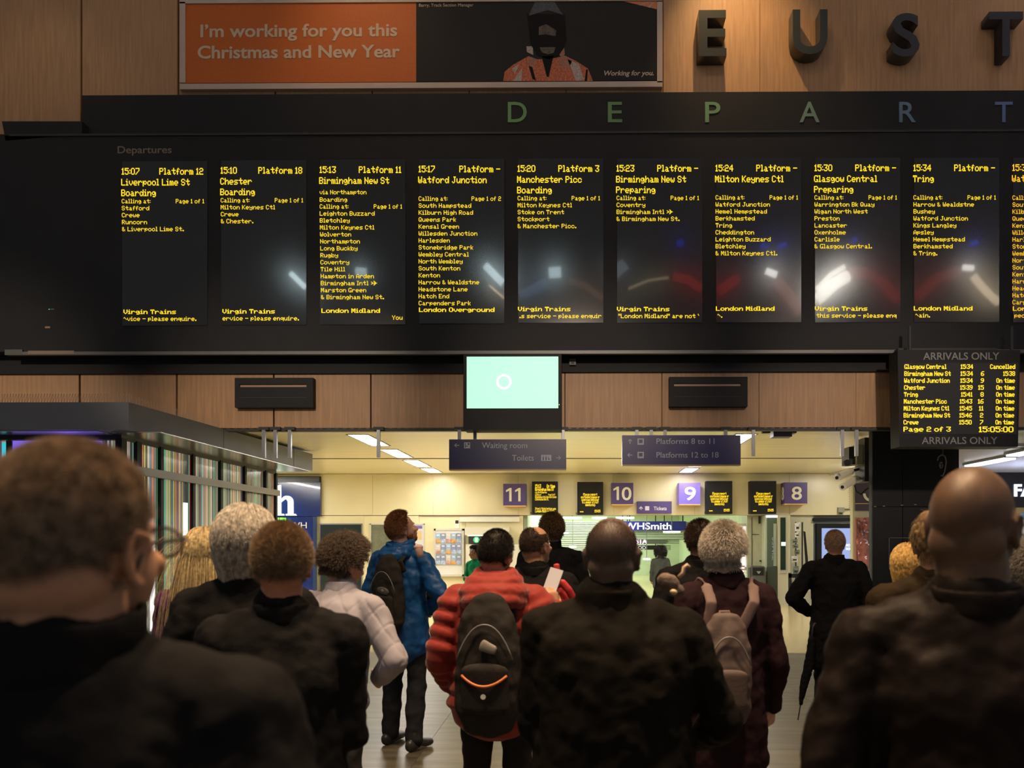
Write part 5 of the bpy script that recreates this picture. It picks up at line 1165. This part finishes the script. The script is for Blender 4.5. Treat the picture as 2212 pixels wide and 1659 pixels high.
def hair(f, kind, m, L=.02, n=4000, thick=.010, rad=.0009, nape=-.75, bald=0, grav=.3, curl=0.0, cap=True, seed=1, bumpy=.006, shape=(1, 1, 1), capname='hair', dirmix=(0, -.3, .2), nseg=5, region=None, top=0.0, comb=0):
    r, MH, K = f['root'], f['MH'], f['K']
    reg = region or (lambda d: hair_region(d, nape=nape, bald=bald))
    rng = np.random.default_rng(seed); sc = np.array(shape)
    if cap:
        v, fc = ico(5); g = reg(v); rr = CR_R * sc
        t = np.where(g, thick, -.012)
        # soften the hair line
        q = CR_C + v * (rr + t[:, None]); 
        q[:, 2] += np.where(g, top * np.clip(v[:, 2], 0, 1), 0)
        bm = bmesh.new(); vs = [bm.verts.new(p) for p in q]
        for a in fc: bm.faces.new([vs[i] for i in a])
        for _ in range(2): bmesh.ops.smooth_vert(bm, verts=bm.verts, factor=.5, use_axis_x=True, use_axis_y=True, use_axis_z=True)
        bm.normal_update()
        from mathutils import noise
        for w_ in bm.verts: w_.co += w_.normal * (noise.noise(Vector(w_.co) * 38 + Vector((seed, 0, 0))) * bumpy + noise.noise(Vector(w_.co) * 90) * bumpy * .5)
        for w_ in bm.verts: w_.co = MH @ w_.co
        me = bpy.data.meshes.new(capname); bm.to_mesh(me); bm.free(); me.materials.append(m); me.polygons.foreach_set('use_smooth', [True] * len(me.polygons))
        h = bpy.data.objects.new(capname, me); COL.objects.link(h); h.parent = r
    else: h = r
    if n:
        d = fib(int(n * 1.6)); d = d[reg(d)]; d = d + rng.normal(size=d.shape) * .01; d /= np.linalg.norm(d, axis=1)[:, None]
        roots = CR_C + d * (CR_R * sc + thick * .6 if cap else CR_R - .002); roots[:, 2] += top * np.clip(d[:, 2], 0, 1)
        if comb:
            g = np.array(dirmix, float)[None] + np.stack([d[:, 0] * .5, np.minimum(d[:, 1], 0) * .3, 0 * d[:, 0]], 1); tg = g - d * (g * d).sum(1)[:, None]
            dirs = tg / (np.linalg.norm(tg, axis=1)[:, None] + 1e-6) + d * .12 + rng.normal(size=d.shape) * comb
        else: dirs = d + np.array(dirmix) + rng.normal(size=d.shape) * .18
        cc, rr = CR_C, (CR_R * sc + thick + bumpy * .9)[None] * (1 + (.10 if comb else 0) * rng.uniform(-.3, 1, len(d)))[:, None]
        def keep(p):
            q = (p - cc) / rr; l = np.linalg.norm(q, axis=1); k = l < 1.0
            up = p[:, 2] > -.02
            out = cc + q * rr; res = p.copy(); k2 = (l < 1.22) if comb else k; res[k2 & up] = (cc + (p - cc) / l[:, None])[k2 & up]
            if comb and L < .3:
                t_ = np.clip((-.01 - res[:, 2]) / .12, 0, 1); lim = 1 - (.24 if L < .3 else .04) * t_
                rx_ = np.hypot(res[:, 0] / rr[:, 0], (res[:, 1] + .01) / rr[:, 1]); o_ = ~up & (rx_ > lim) & (res[:, 1] < .06)
                s_ = lim[o_] / rx_[o_]; res[o_, 0] *= s_; res[o_, 1] = -.01 + (res[o_, 1] + .01) * s_
            low = ~up & (p[:, 2] > -.30); rr2 = np.hypot(res[:, 0] / .078, (res[:, 1] + .02) / .085); z_ = low & (rr2 < 1)
            res[z_, 0] /= rr2[z_]; res[z_, 1] = -.02 + (res[z_, 1] + .02) / rr2[z_]; return res
        strands('strands', roots, dirs, L, m, h, nseg, grav, curl, rad, MH, keep if L > .03 else None, seed=seed)
    return h
# ------------------------------------------------------------------ the waiting people
def at(px, Y): return PXX(px, Y)
def zt(py, Y): return PZ(py, Y)
def cloth(n, c, b=.15, rough=.85, sheen=0.0): return mat('cloth_' + n, c, rough, spec=.07, bump=b, bscale=90, sheen=sheen, var=.12, vscale=20)
BLK = cloth('black', (.0072, .0070, .0073))
# 1 nearest man on the left: short-cropped greying hair, glasses, dark collar
f1 = figure(at(160, 1.02), 1.02, zt(957, 1.02) - .004, head_deg=-10, heading=4, head_pitch=4, arms='pocket', label='person nearest at the left edge, greying cropped hair, glasses, dark jacket, head turned right',
            coat=BLK, skin=skin_mat('ruddy', (.42, .22, .13)), voxel=.0045, collar=.045, k_w=1.02, fat=1.06, disp=.02, neck=-.030)
h1 = hair_mat('greybrown', (.33, .26, .19))
hair(f1, 'buzz', h1, L=.010, n=34000, thick=.004, rad=.00035, nape=-.80, bumpy=.0015, grav=.0, dirmix=(0, -.3, .25), nseg=3, seed=2, shape=(1.02, 1, 1))
def glasses(f, label):
    r0 = f['root']; r = empty('glasses', r0.location, r0.rotation_euler[2], label=label, cat='glasses'); M = f['MH']
    blk = mat('glasses_black', (.015, .013, .012), .3)
    for s in (-1, 1):
        g = MB(); ring = [M @ Vector((s * .034 + .024 * math.cos(t), .121, .006 + .019 * math.sin(t))) for t in [2 * PI * i / 24 for i in range(25)]]; g.tube(ring, .0022, 6, False); g.smooth = True; g.build('rim', blk, r)
        g = MB(); q = [M @ Vector((s * .034 + .0235 * math.cos(t), .121, .006 + .0185 * math.sin(t))) for t in [2 * PI * i / 24 for i in range(24)]]; g.add(q, [tuple(range(24))]); g.build('lens', mat('lens_dark', (.25, .25, .23), .05, alpha=.35), r)
        g = MB(); g.tube([M @ Vector(p) for p in ((s * .058, .119, .012), (s * .074, .10, .012), (s * .083, .02, .012), (s * .085, -.008, .008), (s * .084, -.022, -.016))], .0028, 6); g.smooth = True; g.build('temple', blk, r)
    g = MB(); g.tube([M @ Vector(p) for p in ((-.011, .121, .010), (0, .124, .013), (.011, .121, .010))], .002, 6); g.build('bridge', blk, r)
glasses(f1, 'black-rimmed glasses worn by the nearest man at the left')
# 17 bald man, right foreground
f17 = figure(at(2104, 1.78), 1.78, zt(1008, 1.78), head_deg=-20, heading=-18, head_pitch=6, arms='pocket', label='person with a shaved brown head and dark brown jacket, nearest at the right', coat=cloth('brown_leather', (.0095, .0065, .0052), .08, .55),
             skin=skin_mat('brown', (.105, .058, .032)), voxel=.006, collar=.03, k_w=1.06, fat=1.1, disp=.03)
hair(f17, 'stubble', hair_mat('black_stubble', (.02, .016, .013)), L=.003, n=9000, cap=False, rad=.0003, nseg=3, bald=.25, grav=0)
# 12 bald man in the centre
f12 = figure(at(1322, 2.62), 2.62, zt(1118, 2.62), head_deg=-4, heading=-3, head_pitch=8, armsL='tight', armsR='wide', label='person with a shaven dark head and wide dark olive-brown coat, centre foreground', coat=cloth('olive_brown', (.0065, .0054, .0040), .1),
             skin=skin_mat('dark', (.085, .055, .040)), voxel=.007, collar=.055, k_w=1.12, coat_r=1.16, fat=1.06, hem=.70)
hair(f12, 'stubble', hair_mat('black_stubble', (.02, .016, .013)), L=.005, n=9000, cap=False, rad=.0005, nseg=3, bald=.35, grav=0)
# 4 short-haired man
f4 = figure(at(609, 2.6), 2.6, zt(1137, 2.6), head_deg=4, heading=10, head_pitch=8, arms='tight', label='person with short ginger-brown hair and black coat, between the grey bob and the quilted jacket', coat=BLK,
            skin=skin_mat('red', (.40, .17, .10)), voxel=.007, collar=.03, k_w=1.0, coat_r=1.03)
hair(f4, 'short', hair_mat('ginger', (.29, .21, .135)), L=.016, n=15000, thick=.006, rad=.0006, nape=-.8, grav=.05, nseg=3, bumpy=.003, seed=4)
# 3 grey bob
f3 = figure(at(530, 3.15), 3.15, zt(1106, 3.15), head_deg=-4, heading=8, head_pitch=6, arms='pocket', label='person with a silvery grey bob and black coat behind the nearest man', coat=BLK, skin=skin_mat('fair', (.5, .28, .19)), k_w=.98, collar=.04)
def bobreg(nape=-1.2, face=.35):
    return lambda d: ((d[:, 2] > .40 + (d[:, 1] - .3)) | (d[:, 1] < .30)) & (d[:, 2] > nape)
hair(f3, 'bob', hair_mat('silver', (.42, .39, .33)), L=.15, n=9000, thick=.014, rad=.0008, region=bobreg(-.6), grav=.22, comb=.10, shape=(1.08, 1.05, 1.02), dirmix=(0, -.5, -.8), nseg=8, bumpy=.010, seed=3)
# 2 long blonde in purple
f2 = figure(at(441, 4.05), 4.05, zt(1149, 4.05), head_deg=10, heading=12, head_pitch=4, arms='tight', label='person with long straight blonde hair and purple coat in front of the striped kiosk', coat=cloth('purple', (.075, .022, .085)), skin=skin_mat('fair', (.5, .28, .19)), k_w=.86, collar=.03, hem=.7)
hair(f2, 'long', hair_mat('blonde', (.42, .33, .17)), L=.40, n=8000, thick=.012, rad=.0009, region=bobreg(-.55), grav=.22, comb=.06, shape=(1.04, 1.03, 1.02), dirmix=(0, -.6, -.8), nseg=12, bumpy=.006, seed=5)
# 5 quilted jacket
f5 = figure(at(706, 4.25), 4.25, zt(1170, 4.25), head_deg=-22, heading=-18, lean=14, head_pitch=-14, head_roll=6, armsR='hip', armsL='front', label='person with curly brown-grey hair and pale grey quilted jacket, head bowed', coat=mat('quilt_grey', (.26, .255, .30), .8, spec=.2, bump=.08, bscale=150),
            coat_kind='quilt', hem=.93, cvox=.009, skin=skin_mat('fair', (.5, .28, .19)), k_w=1.02, collar=.05, coat_r=1.06, trousers=cloth('charcoal', (.03, .03, .032)), disp=.03, sleeve=1.1)
hair(f5, 'curly', hair_mat('curly_brown', (.10, .075, .055)), L=.045, n=9000, thick=.026, rad=.0011, nape=-.9, grav=.05, curl=.9, bumpy=.012, nseg=8, seed=6, shape=(1.05, 1.03, 1.03))
# 6 blue jacket
f6 = figure(at(868, 7.0), 7.0, zt(1111, 7.0), head_deg=-34, heading=-22, head_pitch=16, armsL='front', armsR='hip', label='person in a bright blue hooded jacket with ginger beard, looking up to the right', coat=mat('blue_nylon', (.004, .06, .20), .5, spec=.3, bump=.1, bscale=12), hood=True,
            skin=skin_mat('fair', (.5, .28, .19)), hem=.80, k_w=1.04, step=.145, stride=-.06, trousers=cloth('navy_black', (.018, .019, .022)), collar=.05, disp=.05, coat_r=1.04)
hair(f6, 'short', hair_mat('auburn', (.22, .10, .045)), L=.020, n=8000, thick=.010, rad=.0012, nape=-.8, nseg=3, bumpy=.006, seed=7, top=.012)
hair(f6, 'beard', hair_mat('beard', (.16, .065, .03)), L=.014, n=5000, cap=False, rad=.0012, nseg=3, region=lambda d: (d[:, 2] < -.55) & (d[:, 1] > .15), seed=8) if 0 else None
bd = Shell(); bd.ell((0, .040, -.078), (.056, .058, .042), M=f6['MH']); bd.ell((.05, .02, -.05), (.018, .03, .03), M=f6['MH']); bd.ell((-.05, .02, -.05), (.018, .03, .03), M=f6['MH']); bd.fuse('beard', hair_mat('beard', (.16, .065, .03)), f6['root'], .007, 2, .008, .01)
# 8 red puffer
RED = mat('red_nylon', (.19, .015, .009), .65, spec=.15, bump=.12, bscale=40, sheen=.2)
f8 = figure(at(1072, 4.35), 4.35, zt(1150, 4.35), head_deg=-16, heading=-4, head_pitch=2, head_roll=6, armsR='phone', armsL='pocket', label='person in a red puffer jacket with very short black hair, holding a phone', coat=RED, coat_kind='puffer', hem=.86,
            skin=skin_mat('tan', (.36, .19, .11)), voxel=.007, k_w=1.06, step=.12, stride=-.05, collar=0, sleeve=1.12, coat_r=1.12)
hair(f8, 'short', hair_mat('black', (.018, .014, .012)), L=.012, n=9000, thick=.010, rad=.0008, nape=-.85, nseg=3, bumpy=.004, seed=9, top=.006)
B = Shell(); V8, sp8, K8 = f8['V'], f8['sp'], f8['K']    # thrown-back quilted hood
for i, (z, y, rx, ry, th) in enumerate(((1.545, -.035, .085, .075, .045), (1.505, -.055, .115, .095, .055), (1.455, -.075, .140, .115, .060), (1.405, -.09, .135, .13, .055))):
    pts = [V8(sp8(z - .02 * math.cos(t) * 0 + (.035 - .02 * i) * -math.cos(t) * .6, y - ry * math.cos(t), rx * math.sin(t))) for t in [math.radians(a) for a in range(-125, 126, 12)]]
    B.limb(pts, [th * K8 * .72] * len(pts), 14)
B.limb([V8(sp8(1.50, -.06)), V8(sp8(1.42, -.08))], [(.11 * K8, .07 * K8), (.13 * K8, .08 * K8)])
B.fuse('hood', RED, f8['root'], .008, 1, .012, .05)

def pack_root(f, name, label, cat): r0 = f['root']; return empty(name, r0.location, r0.rotation_euler[2], label=label, cat=cat)
def backpack(f, label, m, zc=1.17, w=.16, h=.24, d=.12, x=0, straps=(-1, 1), y0=-.155, trim=None, light=None, sm=None, tilt=0, logo=False):
    V, sp, K = f['V'], f['sp'], f['K']; r = pack_root(f, 'backpack', label, 'backpack')
    B = Shell(); yb = y0 - d * .55
    pr = [(zc - h, .80, .8), (zc - h * .8, .98, 1.0), (zc - h * .2, 1.0, 1.06), (zc + h * .35, .95, .95), (zc + h * .75, .80, .75), (zc + h * .95, .55, .5)]
    B.limb([V(sp(z, yb - (0), x + tilt * (z - zc))) for z, a, b in pr], [(w * a * K, d * .55 * b * K) for z, a, b in pr], 28)
    B.fuse('body', m, r, .008, 2, .02, .08)
    B = Shell(); B.limb([V(sp(zc - h * .72, yb - d * .5, x + tilt * -h * .7)), V(sp(zc - h * .1, yb - d * .58, x - tilt * h * .1))], [(w * .72 * K, d * .18 * K), (w * .70 * K, d * .2 * K)], 24); B.fuse('front_pocket', m, r, .008, 2)
    B = MB(); B.tube([V(sp(zc + h * (.62 - .55 * (abs(t) ** 2.2)), yb - d * (.60 - .0 * t * t), x + t * w * .82)) for t in [i / 8 for i in range(-8, 9)]], .004, 6); B.smooth = True; B.build('zip', mat('zip_grey', (.12, .12, .12), .4), r)
    B = MB(); B.tube([V(sp(zc + h * .92, yb + d * .2, x - .03)), V(sp(zc + h * 1.08, yb + d * .2, x - .02)), V(sp(zc + h * 1.08, yb + d * .2, x + .02)), V(sp(zc + h * .92, yb + d * .2, x + .03))], .008, 6); B.smooth = True; B.build('handle', sm or m, r)
    for s in straps:
        B = Shell(); X_ = x + s * w * .62; sx = s * .115 if len(straps) > 1 else s * .10
        B.limb([V(sp(zc + h * .62, y0 + .00, X_)), V(sp(1.40, -.165, sx * .9)), V(sp(1.475, -.10, sx)), V(sp(1.50, -.02, sx * 1.05)), V(sp(1.46, .08, sx * 1.1)), V(sp(1.36, .135, sx * 1.15)), V(sp(1.15, .16, sx * 1.35)), V(sp(1.02, .08, s * .20))], [(.030 * K, .011 * K)] * 8, 14)
        B.fuse('strap', sm or m, r, .008, 1)
    if trim:
        B = MB(); B.tube([V(sp(zc - h * .18 - h * .16 * (1 - t * t), yb - d * .82 + .03 * t * t, x + t * w * .66)) for t in [i / 8 for i in range(-8, 9)]], .0065, 8); B.smooth = True; B.build('orange_trim', trim, r)
        c = V(sp(zc - h * .50, yb - d * .80, x)); B = MB(); B.add([(c.x + .012 * math.cos(2 * PI * i / 14), c.y - j * .004, c.z + .012 * math.sin(2 * PI * i / 14)) for j in (0, 1) for i in range(14)], [tuple(range(14, 28))] + [(i, (i + 1) % 14, 14 + (i + 1) % 14, 14 + i) for i in range(14)]); B.build('round_badge', mat('badge', (.5, .52, .50), .4), r)
        B = Shell(); B.limb([V(sp(zc + h * .30, yb - d * .62, x - .01)), V(sp(zc + h * .22, yb - d * .66, x + .05))], [(.03, .012), (.022, .01)]); B.fuse('grey_patch', mat('patch_grey', (.16, .15, .13), .6), r, .006, 1)
    if logo:
        c = V(sp(zc + h * .1, yb - d * .72, x + .02)); B = Shell(); B.ell(c, (.055, .008, .028), (0, 15, 0)); B.smooth = True; B.build('eye_shaped_patch', mat('patch_eye', (.06, .058, .05), .5), r)
        B = Shell(); B.ell(c + Vector((0, -.008, 0)), (.012, .004, .012)); B.build('button', mat('patch_grey', (.16, .15, .13), .6), r)
    return r
backpack(f8, 'large black backpack with an orange curved trim on the red puffer jacket', cloth('pack_black', (.022, .020, .018)), zc=1.13, w=.165, h=.30, d=.17, trim=mat('orange_trim', (.45, .12, .02), .5))
backpack(f6, 'black rucksack slung on the back of the bright blue jacket', cloth('pack_black', (.022, .020, .018)), zc=1.17, w=.135, h=.26, d=.13, x=.03, straps=(1,), logo=True)
# phone in the raised hand of the red puffer
e, hh, hd = f8['AR'][1]; r0 = f8['root']; ph = empty('phone', r0.location, r0.rotation_euler[2], label='pale phone held up by the person in the red puffer jacket', cat='phone')
q = f8['V'](hh + Vector((-.015, .07, .14))); B = MB(); B.box(-.037, .037, -.004, .004, -.07, .07); o = B.build('case', mat('phone_pale', (.5, .52, .58), .3), ph); o.location = q; o.rotation_euler = (-.3, .25, -.3)
B = MB(); B.box(-.034, .034, .004, .0052, -.066, .066); o = B.build('display', M_blackg, ph); o.location = q; o.rotation_euler = (-.3, .25, -.3)
# 9 balding man
f9 = figure(at(1158, 5.25), 5.25, zt(1138, 5.25), head_deg=-22, heading=-12, head_pitch=6, arms='front', label='person with a balding brown-haired head and black coat behind the red puffer', coat=BLK, skin=skin_mat('tan', (.36, .19, .11)), collar=.03)
hair(f9, 'thin', hair_mat('darkbrown', (.05, .032, .022)), L=.012, n=5000, thick=.006, rad=.0009, nape=-.8, bald=.45, nseg=3, seed=10)
# 10 tall dark man
f10 = figure(at(1191, 7.6), 7.6, zt(1114, 7.6), head_deg=10, heading=5, head_pitch=8, arms='pocket', label='tall person with tousled brown hair and long black coat behind the balding man', coat=BLK, skin=skin_mat('fair', (.5, .28, .19)), collar=.06, k_w=1.08, hem=.6)
hair(f10, 'short', hair_mat('brown', (.11, .065, .03)), L=.03, n=6000, thick=.012, rad=.0013, nape=-.85, nseg=4, bumpy=.012, curl=.3, seed=11, top=.006)
# 13 dark-haired man behind the grey one
f13 = figure(at(1513, 5.35), 5.35, zt(1127, 5.35), head_deg=-6, heading=2, head_pitch=10, arms='pocket', label='person with dark brown hair and black coat, left of the fluffy grey hair', coat=BLK, skin=skin_mat('tan', (.36, .19, .11)), collar=.04, k_w=1.05)
hair(f13, 'short', hair_mat('darkbrown', (.05, .032, .022)), L=.018, n=7000, thick=.010, rad=.0009, nape=-.85, nseg=3, seed=12)
# 14 grey-haired in maroon
f14 = figure(at(1566, 4.25), 4.25, zt(1140, 4.25), head_deg=-26, heading=4, head_pitch=4, arms='down', label='person with short fluffy silver hair and dark maroon coat', coat=cloth('maroon', (.018, .008, .010)), skin=skin_mat('fair', (.5, .28, .19)), collar=.04, hem=.62, k_w=.98)
hair(f14, 'fluffy', hair_mat('silver_warm', (.46, .42, .36)), L=.035, n=10000, thick=.012, rad=.0009, nape=-.9, nseg=4, bumpy=.012, curl=.25, seed=13, shape=(1.04, 1.03, 1.0))
backpack(f14, 'soft mauve-brown rucksack on the dark maroon coat', mat('mauve_canvas', (.075, .052, .046), .8, bump=.15, bscale=60), zc=1.10, w=.125, h=.24, d=.12, x=-.05, straps=(-1, 1), sm=mat('mauve_strap', (.13, .085, .078), .8))
# 15 man at the right, one arm akimbo, umbrella
f15 = figure(at(1803, 7.7), 7.7, zt(1147, 7.7), head_deg=4, heading=-6, head_pitch=6, armsL='hip', armsR='pocket', label='person with thinning sandy hair and black coat before the pale blue display', coat=BLK, skin=skin_mat('tan', (.36, .19, .11)), collar=.05, k_w=1.08, hem=.62, step=.10, stride=.05, sleeve=1.1)
hair(f15, 'thin', hair_mat('sandy', (.40, .27, .18)), L=.014, n=6000, thick=.005, rad=.0010, nape=-.8, nseg=3, seed=14, bumpy=.003)
u = empty('umbrella', (f15['root'].location.x - .24, 7.62, 0), label='furled black umbrella held at the left side of the man before the pale blue display', cat='umbrella')
B = Shell(); B.limb([(.02, 0, .80), (-.0, 0, .6), (-.05, 0, .40), (-.075, 0, .24)], [.028, .045, .036, .016], 12); B.fuse('canopy', BLK, u, .008, 1, .012, .03)
B = MB(); B.tube([(-.075, 0, .25), (-.10, 0, .10)], .006, 6); B.build('tip', M_dark, u)
B = MB(); B.tube([(.02, 0, .79), (.03, 0, .90), (.045, 0, .935), (.07, 0, .935), (.085, 0, .90)], .009, 8); B.smooth = True; B.build('handle', M_dark, u)
# 16 blonde, 16b brown hair behind the bald man, 18 curly grey at the edge
f16 = figure(at(1963, 4.95), 4.95, zt(1181, 4.95), head_deg=-4, heading=-6, head_pitch=4, arms='tight', label='person with a golden blonde bob and black coat before the framed notice', coat=BLK, skin=skin_mat('fair', (.5, .28, .19)), collar=.03, k_w=.92)
hair(f16, 'bob', hair_mat('gold', (.55, .36, .12)), L=.20, n=9000, thick=.012, rad=.0010, region=bobreg(-.6), grav=.25, comb=.08, shape=(1.04, 1.03, 1.0), dirmix=(0, -.5, -.8), nseg=9, bumpy=.008, seed=15)
f16b = figure(at(2024, 3.35), 3.35, zt(1107, 3.35), head_deg=-8, heading=-12, head_pitch=4, arms='tight', label='person with tousled brown hair almost hidden behind the shaved head at the right', coat=cloth('darkgold', (.018, .012, .006)), skin=skin_mat('tan', (.36, .19, .11)), collar=.03)
hair(f16b, 'tousled', hair_mat('goldbrown', (.13, .085, .04)), L=.03, n=8000, thick=.012, rad=.0007, nape=-.9, nseg=5, bumpy=.012, curl=.3, seed=16, comb=.3, dirmix=(0, -.5, -.6))
f18 = figure(at(2203, 4.1), 4.1, zt(1186, 4.1), head_deg=-8, heading=-15, head_pitch=2, arms='pocket', label='person with curly grey hair cut off by the right edge', coat=BLK, skin=skin_mat('fair', (.5, .28, .19)), collar=.03, k_w=.95)
hair(f18, 'curly', hair_mat('curly_grey', (.22, .20, .17)), L=.05, n=9000, thick=.018, rad=.0009, nape=-.95, grav=.05, curl=.9, bumpy=.02, nseg=8, seed=17)
# 7 clerk facing us, 19 walker far away
f7 = figure(at(1026, 15.0), 15.0, zt(1182, 15.0), head_deg=-25, heading=150, head_pitch=0, arms='front', label='person with dark curly tied hair and green top beside the ticket machine', coat=cloth('green', (.02, .28, .11), .05), skin=skin_mat('tan', (.36, .19, .11)), collar=0, hem=.96, k_w=.84, voxel=.009, sleeve=.8, coat_r=.9)
hair(f7, 'tied', hair_mat('black', (.018, .014, .012)), L=.05, n=4000, thick=.012, rad=.002, nape=-.9, nseg=6, bumpy=.02, curl=.6, seed=18)
B = Shell(); M7 = f7['MH']
for q, r_ in (((0, -.11, .0), .05), ((.01, -.13, -.06), .055), ((0, -.12, -.12), .045)): B.ell(q, (r_, r_, r_), M=M7)
B.fuse('ponytail', hair_mat('black', (.018, .014, .012)), f7['root'], .012, 1, .04, .03)
f19 = figure(at(1427, 20.5), 20.5, zt(1184, 20.5), head_deg=0, heading=-5, head_pitch=-4, arms='down', label='distant walking person in a dark green-grey hooded coat in the passage', coat=cloth('greengrey', (.05, .055, .045)), skin=skin_mat('tan', (.36, .19, .11)), collar=.04, hem=.7, k_w=1.0, stride=.12, voxel=.014, cvox=.018)
hair(f19, 'dark', hair_mat('black', (.018, .014, .012)), L=.12, n=2500, thick=.014, rad=.003, region=bobreg(-.6), grav=.4, nseg=5, seed=19)
# red shoulder bag beside the balding man
rb = empty('red_bag', P(1210, 1300, 4.75), label='red bag with a stiff upright strap and metal buckle beside the olive coat', cat='bag')
RB = mat('red_canvas', (.40, .022, .022), .65, bump=.1, bscale=60)
B = Shell(); B.limb([P(1198, 1345, 4.8), P(1205, 1300, 4.78), P(1208, 1268, 4.76)], [(.11, .05), (.10, .05), (.055, .035)], 20); under(B.fuse('body', RB, None, .008, 2, .03, .05), rb)
B = Shell(); B.limb([P(1180, 1300, 4.7), P(1197, 1268, 4.68), P(1214, 1258, 4.68)], [(.022, .012)] * 3); B.limb([P(1214, 1258, 4.68), P(1228, 1274, 4.68), P(1242, 1300, 4.7)], [(.022, .012)] * 3); under(B.fuse('side_strap', RB, None, .007, 1), rb)
B = Shell(); B.limb([P(1206, 1262, 4.66), P(1204, 1240, 4.66), P(1202, 1220, 4.66)], [(.019, .012), (.018, .01), (.019, .008)], 12); under(B.fuse('upright_strap', RB, None, .006, 1), rb)
B = MB(); B.pbox((1202, 1277), (1209, 1280), 4.60, 4.62); B.tube([P(1205, 1283, 4.6), P(1205, 1290, 4.6)], .007, 8); under(B.build('buckle', mat('buckle', (.6, .55, .45), .25, metal=.8), None), rb)
# small furry flap with a cream button on the olive coat's shoulder
sb = empty('shoulder_bag', P(1442, 1285, 2.86), label='small furry brown bag with a cream button on the olive coat shoulder', cat='bag')
B = Shell(); B.ell(P(1444, 1258, 2.9), (.040, .03, .030), (0, 25, 0)); B.ell(P(1460, 1275, 2.9), (.028, .025, .022)); under(B.fuse('flap', mat('fur_brown', (.11, .08, .062), .9, bump=.4, bscale=150), None, .006, 2, .01, .02), sb)
B = Shell(); B.ell(P(1455, 1279, 2.865), (.0125, .006, .0095), (0, 15, 0), n=2); B.smooth = True; under(B.build('button', mat('cream_button', (.55, .42, .26), .4)), sb)
B = MB(); B.tube([P(*q, 2.9) for q in ((1466, 1247), (1476, 1238), (1478, 1226), (1484, 1221), (1490, 1226))], [.007, .0075, .0075, .007, .005], 8); B.smooth = True; under(B.build('cream_handle', mat('cream_handle', (.42, .30, .18), .5)), sb)
# pale rim of the thing the blue-jacket man holds up
bt = empty('pale_cup', P(904, 1190, 6.62), label='pale pink rounded cup held at the collar of the blue jacket', cat='cup')
B = Shell(); B.ell(P(904, 1182, 6.62), (.036, .03, .022)); B.smooth = True; under(B.build('lid', mat('pale_pink', (.62, .40, .36), .5)), bt); B = Shell(); B.limb([P(905, 1187, 6.62), P(907, 1197, 6.62)], [.032, .028]); B.smooth = True; under(B.build('body', mat('pale_pink2', (.5, .32, .26), .5)), bt)
